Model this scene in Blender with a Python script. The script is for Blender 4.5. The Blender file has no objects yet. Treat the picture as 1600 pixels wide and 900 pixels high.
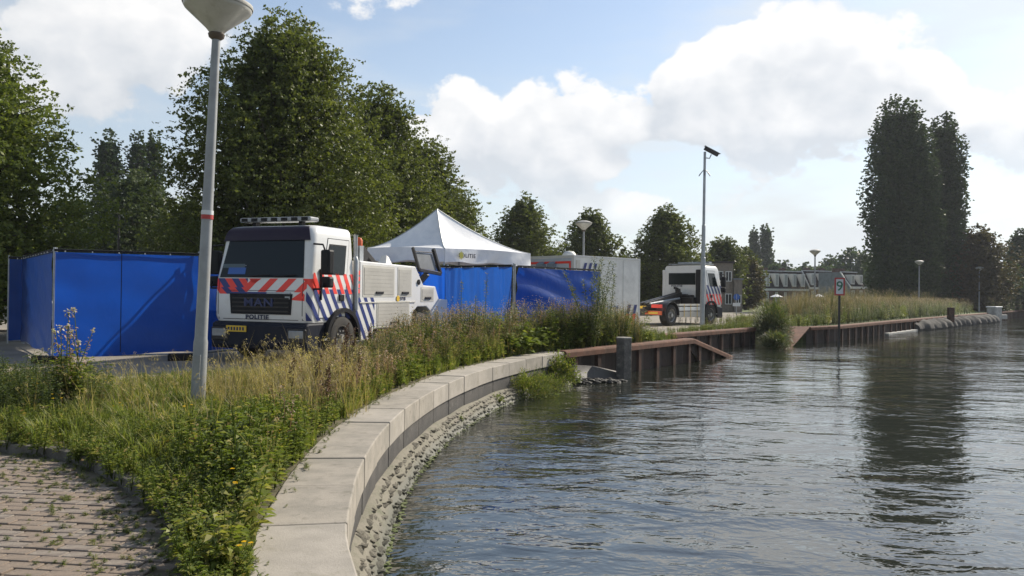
import bpy, bmesh, math, random
import numpy as np
from mathutils import Matrix, Vector
R = math.radians
PI = math.pi
random.seed(7)
rng = np.random.default_rng(7)
S = bpy.context.scene
COL = S.collection

# ------------------------------------------------------------------ camera
F = 1250.0                     # focal length in pixels of a 1600 px wide frame
CAMZ = 1.5
cam = bpy.data.cameras.new('camera'); co = bpy.data.objects.new('camera', cam); COL.objects.link(co)
cam.sensor_width = 36; cam.lens = 36 * F / 1600
cam.clip_start = 0.05; cam.clip_end = 6000
CM = Matrix.Translation((0, 0, CAMZ)) @ Matrix.Rotation(R(90.32), 4, 'X') @ Matrix.Rotation(R(0.7), 4, 'Z')
co.matrix_world = CM
S.camera = co

def at(px, py, z=None, Y=None):
    """point of the place seen at a pixel of the 1600x900 photograph, on height z or at depth Y"""
    d = CM.to_3x3() @ Vector(((px - 800) / F, -(py - 450) / F, -1))
    o = Vector((0, 0, CAMZ))
    k = (z - CAMZ) / d.z if z is not None else Y / d.y
    return o + d * k

# ------------------------------------------------------------------ exposure, sun, sky
S.view_settings.view_transform = 'Standard'
S.view_settings.look = 'None'
S.view_settings.gamma = 1
S.view_settings.exposure = 0.38
S.cycles.filter_width = 1.5
S.cycles.max_bounces = 6
S.cycles.volume_bounces = 0
S.cycles.transparent_max_bounces = 8
SUN_AZ, SUN_EL = R(46), R(36)          # azimuth measured from +Y towards +X
sd = Vector((math.sin(SUN_AZ) * math.cos(SUN_EL), math.cos(SUN_AZ) * math.cos(SUN_EL), math.sin(SUN_EL)))
sl = bpy.data.lights.new('sun', 'SUN'); sl.energy = 4.9; sl.angle = R(0.6); sl.color = (1, 0.91, 0.78)
so = bpy.data.objects.new('sun', sl); COL.objects.link(so)
so.rotation_euler = (-sd).to_track_quat('-Z', 'Y').to_euler()
so.location = sd * 60

W = bpy.data.worlds.new('World'); S.world = W; W.cycles.sampling_method = 'MANUAL'; W.cycles.sample_map_resolution = 256; W.use_nodes = True
wt = W.node_tree; wt.nodes.clear()

class NT:
    """small helper to write node graphs as expressions"""
    def __init__(s, t): s.t = t
    def n(s, typ, **kw):
        nd = s.t.nodes.new(typ)
        for k, v in kw.items(): setattr(nd, k, v)
        return nd
    def link(s, a, b): s.t.links.new(a, b)
    def put(s, sock, v):
        if isinstance(v, bpy.types.NodeSocket): s.link(v, sock)
        elif v is not None:
            if hasattr(sock.default_value, '__len__') and not hasattr(v, '__len__'): v = (v,) * len(sock.default_value)
            if hasattr(v, '__len__') and len(sock.default_value) == 4 and len(v) == 3: v = (*v, 1)
            sock.default_value = v
    def m(s, op, a, b=None, c=None, clamp=False):
        nd = s.n('ShaderNodeMath', operation=op); nd.use_clamp = clamp
        s.put(nd.inputs[0], a)
        if b is not None: s.put(nd.inputs[1], b)
        if c is not None: s.put(nd.inputs[2], c)
        return nd.outputs[0]
    def v(s, op, a, b=None, out=0):
        nd = s.n('ShaderNodeVectorMath', operation=op); s.put(nd.inputs[0], a)
        if b is not None: s.put(nd.inputs[1], b)
        return nd.outputs[out]
    def mix(s, f, a, b, typ='RGBA', blend='MIX'):
        nd = s.n('ShaderNodeMix', data_type=typ, blend_type=blend)
        i = {'RGBA': (0, 6, 7, 2), 'FLOAT': (0, 2, 3, 0)}[typ]
        s.put(nd.inputs[i[0]], f); s.put(nd.inputs[i[1]], a); s.put(nd.inputs[i[2]], b)
        return nd.outputs[i[3]]
    def noise(s, vec, scale, detail=4, rough=.55, dist=0, out=0):
        nd = s.n('ShaderNodeTexNoise'); s.put(nd.inputs['Vector'], vec)
        nd.inputs['Scale'].default_value = scale; nd.inputs['Detail'].default_value = detail
        nd.inputs['Roughness'].default_value = rough; nd.inputs['Distortion'].default_value = dist
        return nd.outputs[out]
    def ramp(s, f, *st):
        nd = s.n('ShaderNodeValToRGB'); cr = nd.color_ramp
        while len(cr.elements) < len(st): cr.elements.new(1)
        for e, (p, c) in zip(cr.elements, st):
            e.position = p; e.color = (*c, 1) if hasattr(c, '__len__') else (c, c, c, 1)
        s.put(nd.inputs[0], f); return nd.outputs[0]
    def rng(s, f, a, b, c=0, d=1, smooth=True):
        nd = s.n('ShaderNodeMapRange'); nd.interpolation_type = 'SMOOTHSTEP' if smooth else 'LINEAR'
        s.put(nd.inputs[0], f); nd.inputs[1].default_value = a; nd.inputs[2].default_value = b
        nd.inputs[3].default_value = c; nd.inputs[4].default_value = d
        return nd.outputs[0]

# cloud field of the sky: cumulus banks at real bearings, thin cloud everywhere else
def bear(px, py):
    d = CM.to_3x3() @ Vector(((px - 800) / F, -(py - 450) / F, -1)); d.normalize(); return d
BANKS = [  # bearing by where it stands over the horizon, half widths (horizontal, vertical) in radians, strength
    (1225, 95, .105, .080, 1.2), (1125, 125, .085, .060, 1.1), (1340, 120, .115, .068, 1.1), (1440, 150, .075, .050, .9), (1010, 165, .085, .05, .8), (1240, 180, .20, .07, .9), (900, 130, .05, .035, .45),
    (1610, 200, .09, .07, .9), (712, 175, .055, .062, 1.2), (805, 190, .070, .058, 1.1), (900, 225, .095, .055, 1.1), (800, 255, .14, .05, .8),
    (60, 40, .20, .09, .85), (230, 60, .13, .06, .75), (90, 150, .14, .06, .6), (640, 220, .05, .045, .7),
    (560, -5, .10, .022, .5), (900, 325, .12, .035, .55), (1270, 270, .14, .03, .4), (1100, 330, .2, .04, .4),
    (2400, 80, .4, .12, .9), (-700, 120, .3, .1, .9), (3600, 200, .5, .15, .8)]
g = bpy.data.node_groups.new('cloud_density', 'ShaderNodeTree')
g.interface.new_socket('Vector', in_out='INPUT', socket_type='NodeSocketVector')
g.interface.new_socket('Density', in_out='OUTPUT', socket_type='NodeSocketFloat')
G = NT(g); gi = G.n('NodeGroupInput'); go_ = G.n('NodeGroupOutput')
vec = gi.outputs[0]
warp = G.v('SCALE', G.v('SUBTRACT', G.noise(vec, 9, 2, .55, out=1), (.5, .5, .5)), None); warp.node.inputs['Scale'].default_value = .055
wv = G.v('ADD', vec, warp)
acc = None
for (px, py, rx, rz, k) in BANKS:
    if abs(px) > 1700: az = (px - 800) / 1600 * 1.1; el = .12; d = Vector((math.sin(az) * math.cos(el), math.cos(az) * math.cos(el), math.sin(el)))
    else: d = bear(px, py)
    q = G.v('SUBTRACT', wv, tuple(d))
    # scale along the horizontal tangent and the vertical
    tx = Vector((d.y, -d.x, 0)).normalized()
    a = G.m('MULTIPLY', G.v('DOT_PRODUCT', q, tuple(tx), out=1), 1 / rx)
    b = G.m('MULTIPLY', G.v('DOT_PRODUCT', q, (0, 0, 1), out=1), 1 / rz)
    c = G.m('MULTIPLY', G.v('DOT_PRODUCT', q, tuple(d), out=1), 2.0)
    r2 = G.m('ADD', G.m('MULTIPLY', a, a), G.m('ADD', G.m('MULTIPLY', b, b), G.m('MULTIPLY', c, c)))
    e = G.m('MULTIPLY', G.m('SUBTRACT', 1, r2, clamp=True), k)
    acc = e if acc is None else G.m('ADD', acc, e)
acc = G.m('MINIMUM', acc, 1.25)
n1 = G.noise(G.v('MULTIPLY', vec, (1, 1, 1.4)), 8.5, 7, .64)
def puff(sc_):
    vo = G.n('ShaderNodeTexVoronoi'); vo.feature = 'F1'; vo.inputs['Scale'].default_value = sc_
    G.put(vo.inputs['Vector'], G.v('MULTIPLY', wv, (1, 1, 1.15))); return G.m('SUBTRACT', .42, vo.outputs['Distance'])
puffs = G.m('ADD', G.m('MULTIPLY', puff(15), .48), G.m('MULTIPLY', puff(36), .34))
n0 = G.noise(G.v('MULTIPLY', vec, (1, 1, 2.6)), 3.2, 2, .5)
den = G.m('ADD', G.m('ADD', G.m('MULTIPLY', acc, .75), G.m('MULTIPLY', puffs, G.m('MINIMUM', acc, 1))), G.m('ADD', G.m('MULTIPLY', G.m('SUBTRACT', n1, .5), 1.35), G.m('MULTIPLY', G.m('SUBTRACT', n0, .5), .25)))
G.link(den, go_.inputs[0])

w = NT(wt)
tc = w.n('ShaderNodeTexCoord').outputs['Generated']
sky = w.n('ShaderNodeTexSky'); sky.sky_type = 'NISHITA'; sky.sun_disc = False
sky.sun_elevation = SUN_EL; sky.sun_rotation = SUN_AZ; sky.air_density = 1.0; sky.dust_density = .7; sky.ozone_density = 2.0
def dens(v):
    gn = w.n('ShaderNodeGroup'); gn.node_tree = g; w.put(gn.inputs[0], v); return gn.outputs[0]
D0 = dens(tc)
zs_ = w.n('ShaderNodeSeparateXYZ'); w.put(zs_.inputs[0], tc); zcz = zs_.outputs[2]
off = (sd * .022 + Vector((0, 0, .022)))
D1 = dens(w.v('ADD', tc, tuple(off)))
mask = w.m('MULTIPLY', w.rng(D0, .26, .41), w.rng(w.m('ADD', zcz, w.m('MULTIPLY', w.m('SUBTRACT', w.noise(tc, 5, 2), .5), .12)), .02, .20, .25, 1))
thin = w.rng(w.noise(w.v('MULTIPLY', tc, (1, 1, 3.5)), 2.6, 4, .6), .40, .75, 0, .6)
zc = w.n('ShaderNodeSeparateXYZ'); w.put(zc.inputs[0], tc)
hz = w.m('POWER', w.m('SUBTRACT', 1, w.m('ABSOLUTE', zc.outputs[2]), clamp=True), 4.5)
thin2 = w.m('ADD', w.m('ADD', thin, .06), w.m('MULTIPLY', hz, .95), clamp=True)
bright = w.v('DOT_PRODUCT', tc, tuple(Vector((sd.x, sd.y, .15)).normalized()), out=1)
glow = w.rng(bright, -.2, 1.0, .86, 1.02, smooth=False)
shade = w.rng(w.m('SUBTRACT', D0, D1), -.45, .78, smooth=False)
thick = w.rng(D0, .5, 1.3)
ccol = w.mix(shade, (5.5, 5.85, 6.3), (8.8, 8.7, 8.6))
ccol = w.mix(w.m('MULTIPLY', w.m('MULTIPLY', thick, .7), w.m('SUBTRACT', 1, shade)), ccol, (5.3, 5.7, 6.3))
skyc = w.mix(1, sky.outputs[0], (1.12, 1.14, 1.13), blend='MULTIPLY')
veil = w.mix(1, (6.2, 6.55, 6.8), w.n('ShaderNodeCombineXYZ').outputs[0], blend='ADD')
c1 = w.mix(thin2, skyc, veil)
c2 = w.mix(mask, c1, ccol)
c3 = w.v('SCALE', c2, None); w.put(c3.node.inputs['Scale'], glow)
bg = w.n('ShaderNodeBackground'); bg.inputs[1].default_value = .1
w.link(c3, bg.inputs[0])
wo = w.n('ShaderNodeOutputWorld'); w.link(bg.outputs[0], wo.inputs[0])

# ------------------------------------------------------------------ materials
def mat(name, col, rough=.6, metal=0, spec=.5, var=0, vscale=4, col2=None, bump=0, bscale=30, coat=0, stretch=None, dirt=None):
    m = bpy.data.materials.new(name); m.use_nodes = True; t = NT(m.node_tree)
    b = m.node_tree.nodes['Principled BSDF']
    b.inputs['Roughness'].default_value = rough; b.inputs['Metallic'].default_value = metal
    b.inputs['Specular IOR Level'].default_value = spec; b.inputs['Coat Weight'].default_value = coat
    o = t.n('ShaderNodeTexCoord').outputs['Object']
    if stretch: o = t.v('MULTIPLY', o, stretch)
    c = (*col, 1)
    if var or col2:
        c2 = col2 or tuple(x * (1 - var) for x in col)
        nz = t.noise(o, vscale, 6, .62)
        c = t.mix(t.rng(nz, .35, .65), col, c2)
        t.link(c, b.inputs['Base Color'])
        if dirt:
            n2 = t.noise(o, dirt[1], 8, .7)
            c = t.mix(t.rng(n2, .52, .7, 0, dirt[2]), c, dirt[0]); t.link(c, b.inputs['Base Color'])
    else: b.inputs['Base Color'].default_value = c
    if bump:
        bp = t.n('ShaderNodeBump'); bp.inputs['Strength'].default_value = bump; bp.inputs['Distance'].default_value = .02
        t.link(t.noise(o, bscale, 5, .65), bp.inputs['Height']); t.link(bp.outputs[0], b.inputs['Normal'])
    return m

def leafmat(name, stops, trans=.35, rough=.55):
    m = bpy.data.materials.new(name); m.use_nodes = True; t = NT(m.node_tree)
    b = m.node_tree.nodes['Principled BSDF']; b.inputs['Roughness'].default_value = rough; b.inputs['Specular IOR Level'].default_value = .3
    at_ = t.n('ShaderNodeAttribute'); at_.attribute_name = 'tone'
    c = t.ramp(at_.outputs['Fac'], *stops); t.link(c, b.inputs['Base Color'])
    tr = t.n('ShaderNodeBsdfTranslucent'); t.link(t.mix(1, c, (1.5, 1.6, .7), blend='MULTIPLY'), tr.inputs[0])
    mx = t.n('ShaderNodeMixShader'); mx.inputs[0].default_value = trans
    t.link(b.outputs[0], mx.inputs[1]); t.link(tr.outputs[0], mx.inputs[2])
    t.link(mx.outputs[0], m.node_tree.nodes['Material Output'].inputs[0])
    return m

M = {}
M['ground'] = mat('ground_soil', (.10, .12, .045), .95, var=.5, vscale=1.5, col2=(.17, .14, .085), bump=.4)
M['far_grass'] = mat('far_grass', (.085, .13, .03), .95, vscale=.6, col2=(.12, .13, .045), bump=.3)
M['road'] = mat('asphalt', (.30, .27, .225), .95, spec=.2, vscale=.8, col2=(.235, .215, .18), bump=.25, bscale=90, dirt=((.36, .32, .26), 2.0, .6))
M['verge'] = mat('verge_soil', (.075, .07, .035), .95, vscale=3, col2=(.13, .11, .06), bump=.5)
M['coping'] = mat('coping_stone', (.33, .295, .245), .88, vscale=3.2, col2=(.25, .228, .19), bump=.25, bscale=70, dirt=((.17, .155, .12), 7, .8))
M['copingb'] = mat('coping_stone_pale', (.37, .335, .285), .88, vscale=2.2, col2=(.29, .265, .225), bump=.25, bscale=70, dirt=((.24, .22, .17), 4.2, .7))
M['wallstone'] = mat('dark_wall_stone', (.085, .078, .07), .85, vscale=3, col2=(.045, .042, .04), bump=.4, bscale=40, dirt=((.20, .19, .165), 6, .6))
M['rubble'] = mat('rubble_stone', (.25, .225, .175), .9, vscale=7, col2=(.15, .135, .105), bump=.6, bscale=40, dirt=((.12, .13, .06), 9, .8))
M['mortar'] = mat('mortar', (.20, .18, .14), .95, vscale=5, col2=(.16, .15, .11), bump=.6, bscale=30, dirt=((.09, .10, .05), 5, .7))
def wet(m, z0=-.74, z1=-.62, col=(.045, .048, .028)):
    nt = m.node_tree; t = NT(nt); b = nt.nodes['Principled BSDF']; src = b.inputs['Base Color'].links[0].from_socket
    sp = t.n('ShaderNodeSeparateXYZ'); pos = t.n('ShaderNodeNewGeometry').outputs['Position']; t.link(pos, sp.inputs[0])
    z = t.m('ADD', sp.outputs[2], t.m('MULTIPLY', t.m('SUBTRACT', t.noise(pos, 5, 4), .5), .14))
    f = t.rng(z, z0, z1, .85, 0); t.link(t.mix(f, src, col), b.inputs['Base Color']); t.link(t.rng(z, z0, z1, .62, .9), b.inputs['Roughness'])
wet(M['rubble']); wet(M['mortar']); wet(M['wallstone'], -.60, -.36, (.03, .028, .024))
M['algae'] = mat('algae', (.10, .13, .035), .9, vscale=9, col2=(.16, .17, .08), bump=.6)
M['brickpave'] = mat('paving_brick', (.235, .185, .14), .9, vscale=12, col2=(.18, .14, .108), bump=.35, bscale=60, dirt=((.22, .19, .15), 20, .7))
M['brickpave2'] = mat('paving_brick_grey', (.25, .215, .175), .9, vscale=10, col2=(.18, .145, .12), bump=.35, bscale=60, dirt=((.14, .12, .10), 18, .7))
M['sand'] = mat('joint_sand', (.16, .135, .10), .98, vscale=8, col2=(.11, .10, .06), bump=.4)
M['kerb'] = mat('kerb_concrete', (.15, .14, .12), .9, vscale=4, col2=(.075, .07, .055), bump=.4, bscale=50)
M['rust'] = mat('rusty_steel_cap', (.175, .088, .058), .85, spec=.2, vscale=2.5, col2=(.115, .065, .046), bump=.2, bscale=25, dirt=((.25, .16, .11), 6, .6))
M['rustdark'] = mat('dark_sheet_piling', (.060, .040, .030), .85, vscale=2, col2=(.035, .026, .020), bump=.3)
M['rustpost'] = mat('rusty_pile', (.085, .048, .034), .85, spec=.2, vscale=3, col2=(.05, .032, .025), bump=.3)
M['granite'] = mat('grey_granite', (.30, .28, .25), .85, vscale=14, col2=(.22, .21, .19), bump=.4, bscale=60)
M['concrete'] = mat('pale_concrete', (.42, .41, .38), .85, vscale=3, col2=(.30, .29, .26), bump=.2)
M['galv'] = mat('galvanised_steel', (.42, .44, .45), .5, .55, vscale=5, col2=(.33, .35, .36))
M['lamppost'] = mat('grey_painted_post', (.30, .31, .31), .5, .2, vscale=3, col2=(.24, .25, .25), bump=.05, dirt=((.22, .21, .18), 5, .5))
M['opal'] = mat('lamp_opal', (.52, .51, .46), .35, vscale=3, col2=(.42, .41, .36), dirt=((.30, .28, .22), 5, .5))
M['lid'] = mat('lamp_lid', (.38, .37, .33), .6, var=.3)
M['lampneck'] = mat('lamp_neck_brown', (.10, .075, .055), .6)
M['white'] = mat('white_paint', (.74, .74, .72), .32, vscale=1.4, col2=(.70, .69, .66), coat=.3, dirt=((.55, .52, .46), 2.2, .35))
M['cream'] = mat('body_panel', (.60, .58, .52), .55, vscale=2, col2=(.54, .52, .46), dirt=((.42, .39, .33), 3, .5))
M['shutter'] = mat('roller_shutter', (.47, .45, .40), .55, .1, var=.12, vscale=2)
M['visor'] = mat('purple_black_visor', (.016, .008, .024), .35, spec=.25, vscale=2, col2=(.022, .013, .028))
M['black'] = mat('black_plastic', (.010, .010, .012), .55, spec=.25, var=.4)
M['blackmetal'] = mat('black_steel', (.022, .021, .021), .45, .3, vscale=4, col2=(.04, .035, .03))
M['navy'] = mat('dark_blue_bumper', (.008, .011, .022), .55, spec=.2, vscale=3, col2=(.014, .016, .024))
M['tyre'] = mat('tyre_rubber', (.022, .021, .02), .85, vscale=6, col2=(.04, .036, .03))
M['rim'] = mat('wheel_rim', (.45, .45, .44), .45, .6, vscale=5, col2=(.25, .24, .22))
M['glass'] = mat('dark_glass', (.006, .011, .013), .10, spec=.28)
M['interior'] = mat('glass_interior', (.05, .09, .12), .3)
M['pred'] = mat('police_red', (.86, .055, .035), .45)
M['pblue'] = mat('police_blue', (.018, .035, .17), .45)
M['lens'] = mat('clear_lens', (.30, .31, .32), .2, coat=.5, var=.25)
M['orange'] = mat('orange_reflector', (.62, .10, .02), .4)
M['yellow'] = mat('yellow_plate', (.70, .45, .03), .5)
M['text'] = mat('dark_lettering', (.02, .025, .06), .5)
M['textblue'] = mat('blue_lettering', (.010, .022, .10), .35)
M['tent'] = mat('tent_canvas', (.80, .80, .80), .75, vscale=3, col2=(.72, .73, .745), bump=.8, bscale=2.2)
M['red'] = mat('sign_red', (.42, .045, .04), .5)
M['signwhite'] = mat('sign_white', (.62, .64, .64), .5)
M['signblue'] = mat('sign_blue', (.03, .11, .38), .5)
M['green9'] = mat('sign_green', (.03, .16, .09), .5)
M['containerside'] = mat('container_paint', (.80, .79, .74), .5, vscale=1.2, col2=(.67, .66, .62), dirt=((.46, .45, .40), 1.6, .4))
M['containerend'] = mat('container_end', (.52, .57, .62), .5, vscale=1.5, col2=(.45, .50, .56))
M['beigebrick'] = mat('beige_brick', (.25, .215, .175), .9, vscale=5, col2=(.19, .16, .13), bump=.2)
M['greyrender'] = mat('grey_slate_wall', (.22, .235, .245), .85, vscale=2, col2=(.17, .18, .19))
M['rooftile'] = mat('dark_roof_tile', (.032, .028, .028), 1, spec=.1, vscale=3, col2=(.07, .06, .055))
M['brownbrick'] = mat('brown_brick', (.16, .10, .075), .9, vscale=6, col2=(.11, .075, .06))
M['whitetrim'] = mat('white_trim', (.66, .66, .63), .6, var=.1)
M['bark'] = mat('bark', (.085, .07, .05), .95, vscale=8, col2=(.05, .042, .032), bump=.6, stretch=(1, 1, .25))
M['geotex'] = mat('grey_geotextile', (.085, .078, .068), .95, vscale=6, col2=(.05, .047, .042), bump=.7, bscale=20)

def tarp_mat(name, col, tcol, tf, st=(1, 1, .6)):
    m = bpy.data.materials.new(name); m.use_nodes = True; t = NT(m.node_tree)
    b = m.node_tree.nodes['Principled BSDF']; b.inputs['Roughness'].default_value = .38
    o = t.n('ShaderNodeTexCoord').outputs['Object']
    nz = t.noise(o, 2.5, 5, .6)
    c = t.mix(t.rng(nz, .35, .65), col, tuple(x * .8 for x in col)); t.link(c, b.inputs['Base Color'])
    br = t.n('ShaderNodeBump'); br.inputs['Strength'].default_value = .5; br.inputs['Distance'].default_value = .05
    t.link(t.noise(t.v('MULTIPLY', o, st), 5, 6, .6, .8), br.inputs['Height']); t.link(br.outputs[0], b.inputs['Normal'])
    tr = t.n('ShaderNodeBsdfTranslucent'); tr.inputs[0].default_value = (*tcol, 1)
    mx = t.n('ShaderNodeMixShader'); mx.inputs[0].default_value = tf
    t.link(b.outputs[0], mx.inputs[1]); t.link(tr.outputs[0], mx.inputs[2]); t.link(mx.outputs[0], m.node_tree.nodes['Material Output'].inputs[0])
    return m
M['tarp'] = tarp_mat('blue_tarpaulin', (.012, .075, .36), (.01, .11, .62), .55)
M['tarp3'] = tarp_mat('dark_blue_sheet', (.012, .045, .16), (.008, .04, .20), .3)  # darker, less translucent blue, for the panel turning back from the corner
M['tarp2'] = tarp_mat('blue_tarpaulin_bright', (.020, .085, .33), (.02, .13, .55), .38, (2.6, 2.6, .22))

# water
def water_mat():
    m = bpy.data.materials.new('canal_water'); m.use_nodes = True; t = NT(m.node_tree)
    b = m.node_tree.nodes['Principled BSDF']
    b.inputs['Base Color'].default_value = (.020, .023, .017, 1); b.inputs['Roughness'].default_value = .03
    b.inputs['IOR'].default_value = 1.95; b.inputs['Specular IOR Level'].default_value = .5
    o = t.n('ShaderNodeTexCoord').outputs['Object']
    rot = t.n('ShaderNodeMapping'); rot.inputs['Rotation'].default_value = (0, 0, R(25)); rot.inputs['Scale'].default_value = (.6, 1, 1)
    t.link(o, rot.inputs[0]); p = rot.outputs[0]
    a = t.noise(p, 1.25, 2, .45, .5)
    b2 = t.noise(p, 3.4, 3, .55, .5)
    c = t.noise(o, 8.0, 2, .5, .3)
    big = t.noise(t.v('MULTIPLY', o, (.5, 1, 1)), .16, 3, .55)
    amp = t.rng(big, .36, .62, .38, 1.25)
    h = t.m('ADD', t.m('MULTIPLY', a, .056), t.m('ADD', t.m('MULTIPLY', b2, .026), t.m('MULTIPLY', c, .0055)))
    h = t.m('MULTIPLY', h, amp)
    bp = t.n('ShaderNodeBump'); bp.inputs['Strength'].default_value = 1; bp.inputs['Distance'].default_value = 1.0
    t.link(h, bp.inputs['Height']); t.link(bp.outputs[0], b.inputs['Normal'])
    return m
M['water'] = water_mat()

# ------------------------------------------------------------------ object helpers
def tag(o, label=None, cat=None, group=None, kind=None):
    if label: o['label'] = label
    if cat: o['category'] = cat
    if group: o['group'] = group
    if kind: o['kind'] = kind
    return o
def thing(name, label, cat, loc=(0, 0, 0), rotz=0, group=None, rot=None):
    o = bpy.data.objects.new(name, None); COL.objects.link(o); o.empty_display_size = .3
    o.location = loc; o.rotation_euler = rot or (0, 0, rotz)
    return tag(o, label, cat, group)
def copy_tree(o, parent=None):
    c = o.copy(); COL.objects.link(c)
    if parent: c.parent = parent
    for ch in KIDS.get(o.name, []): copy_tree(ch, c)
    return c
KIDS = {}
def link(name, me, m, parent=None):
    if m is not None and not me.materials: me.materials.append(m)
    o = bpy.data.objects.new(name, me); COL.objects.link(o)
    if parent: o.parent = parent; KIDS.setdefault(parent.name, []).append(o)
    return o
class MB:
    def __init__(s): s.v = []; s.f = []
    def add(s, vs, fs):
        k = len(s.v); s.v += [tuple(p) for p in vs]; s.f += [tuple(i + k for i in f) for f in fs]; return s
    def box(s, x0, x1, y0, y1, z0, z1):
        return s.add([(x0, y0, z0), (x1, y0, z0), (x1, y1, z0), (x0, y1, z0), (x0, y0, z1), (x1, y0, z1), (x1, y1, z1), (x0, y1, z1)],
                     [(0, 3, 2, 1), (4, 5, 6, 7), (0, 1, 5, 4), (1, 2, 6, 5), (2, 3, 7, 6), (3, 0, 4, 7)])
    def prism(s, poly, z0, z1):
        n = len(poly)
        return s.add([(x, y, z0) for x, y in poly] + [(x, y, z1) for x, y in poly],
                     [tuple(range(n - 1, -1, -1)), tuple(range(n, 2 * n))] + [(i, (i + 1) % n, n + (i + 1) % n, n + i) for i in range(n)])
    def prof(s, poly, y0, y1):           # polygon in x,z pushed along y
        n = len(poly)
        return s.add([(x, y0, z) for x, z in poly] + [(x, y1, z) for x, z in poly],
                     [tuple(range(n)), tuple(range(2 * n - 1, n - 1, -1))] + [(i, n + i, n + (i + 1) % n, (i + 1) % n) for i in range(n)])
    def bar(s, a, b, w=.05, h=None, up=(0, 0, 1)):
        a = Vector(a); b = Vector(b); d = (b - a).normalized(); h = h or w
        x = d.cross(Vector(up)); x = x.normalized() if x.length > 1e-4 else Vector((1, 0, 0)); y = x.cross(d)
        vs = [p + x * i * w / 2 + y * j * h / 2 for p in (a, b) for i, j in ((-1, -1), (1, -1), (1, 1), (-1, 1))]
        return s.add(vs, [(0, 1, 2, 3), (7, 6, 5, 4), (0, 4, 5, 1), (1, 5, 6, 2), (2, 6, 7, 3), (3, 7, 4, 0)])
    def tube(s, pts, rad, n=10, cap=True):
        pts = [Vector(p) for p in pts]; rad = rad if hasattr(rad, '__len__') else [rad] * len(pts)
        k = len(s.v); m = len(pts); prev = None
        for i, p in enumerate(pts):
            d = (pts[min(i + 1, m - 1)] - pts[max(i - 1, 0)]).normalized()
            x = (prev - d * prev.dot(d)) if prev else d.cross(Vector((.12, .98, .1)) if abs(d.y) < .8 else Vector((1, 0, 0)))
            x.normalize(); prev = x; y = d.cross(x)
            for j in range(n):
                a = 2 * PI * j / n; s.v.append(tuple(p + (x * math.cos(a) + y * math.sin(a)) * rad[i]))
        for i in range(m - 1):
            for j in range(n):
                s.f.append((k + i * n + j, k + i * n + (j + 1) % n, k + (i + 1) * n + (j + 1) % n, k + (i + 1) * n + j))
        if cap: s.f.append(tuple(k + j for j in range(n - 1, -1, -1))); s.f.append(tuple(k + (m - 1) * n + j for j in range(n)))
        return s
    def lathe(s, prof, n=24, axis='z', c=(0, 0, 0)):
        k = len(s.v)
        for r, h in prof:
            for j in range(n):
                a = 2 * PI * j / n; u, v = r * math.cos(a), r * math.sin(a)
                s.v.append((c[0] + u, c[1] + v, c[2] + h) if axis == 'z' else (c[0] + u, c[1] + h, c[2] + v))
        for i in range(len(prof) - 1):
            for j in range(n):
                s.f.append((k + i * n + j, k + i * n + (j + 1) % n, k + (i + 1) * n + (j + 1) % n, k + (i + 1) * n + j))
        return s
    def build(s, name, m, parent=None, smooth=False, bevel=0, seg=2):
        me = bpy.data.meshes.new(name); me.from_pydata(s.v, [], s.f)
        bm = bmesh.new(); bm.from_mesh(me)
        bmesh.ops.recalc_face_normals(bm, faces=bm.faces)
        if bevel:
            ed = [e for e in bm.edges if len(e.link_faces) == 2 and e.calc_face_angle(0) > .5]
            bmesh.ops.bevel(bm, geom=ed, offset=bevel, segments=seg, affect='EDGES', profile=.5, clamp_overlap=True)
        if smooth:
            for f in bm.faces: f.smooth = True
            for e in bm.edges:
                if len(e.link_faces) == 2 and e.calc_face_angle(0) > .7: e.smooth = False
        bm.to_mesh(me); bm.free(); me.update()
        return link(name, me, m, parent)
def text(name, s, size, m, parent, loc, rot, ext=.002, bold=0, sx=1):
    c = bpy.data.curves.new(name, 'FONT'); c.body = s; c.size = size; c.extrude = ext; c.align_x = 'CENTER'; c.align_y = 'CENTER'
    c.offset = bold; c.space_character = 1.12; c.materials.append(m); c.resolution_u = 3
    tmp = bpy.data.objects.new('tmp', c); COL.objects.link(tmp); bpy.context.view_layer.update()
    me = bpy.data.meshes.new_from_object(tmp.evaluated_get(bpy.context.evaluated_depsgraph_get())); bpy.data.objects.remove(tmp); me.name = name
    o = link(name, me, m, parent)
    o.location = loc; o.rotation_euler = rot; o.scale = (sx, 1, 1); return o
def arr_mesh(name, V, Q, tone=None):
    V = np.asarray(V, np.float32); Q = np.asarray(Q, np.int32)
    me = bpy.data.meshes.new(name)
    me.vertices.add(len(V)); me.vertices.foreach_set('co', V.ravel())
    k = Q.shape[1]
    me.loops.add(Q.size); me.loops.foreach_set('vertex_index', Q.ravel())
    me.polygons.add(len(Q)); me.polygons.foreach_set('loop_start', np.arange(0, Q.size, k, dtype=np.int32))
    me.polygons.foreach_set('loop_total', np.full(len(Q), k, np.int32))
    if tone is not None:
        a = me.attributes.new('tone', 'FLOAT', 'POINT'); a.data.foreach_set('value', np.asarray(tone, np.float32))
    me.update(calc_edges=True); return me
def catmull(P, step=.1):
    P = np.array(P, float); out = []
    Q = np.vstack([2 * P[0] - P[1], P, 2 * P[-1] - P[-2]])
    for i in range(1, len(Q) - 2):
        n = max(2, int(np.linalg.norm(Q[i + 1] - Q[i]) / step))
        for t in np.linspace(0, 1, n, endpoint=False):
            out.append(.5 * (2 * Q[i] + (Q[i + 1] - Q[i - 1]) * t + (2 * Q[i - 1] - 5 * Q[i] + 4 * Q[i + 1] - Q[i + 2]) * t ** 2 + (3 * Q[i] - Q[i - 1] - 3 * Q[i + 1] + Q[i + 2]) * t ** 3))
    out.append(P[-1]); return np.array(out)
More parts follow.
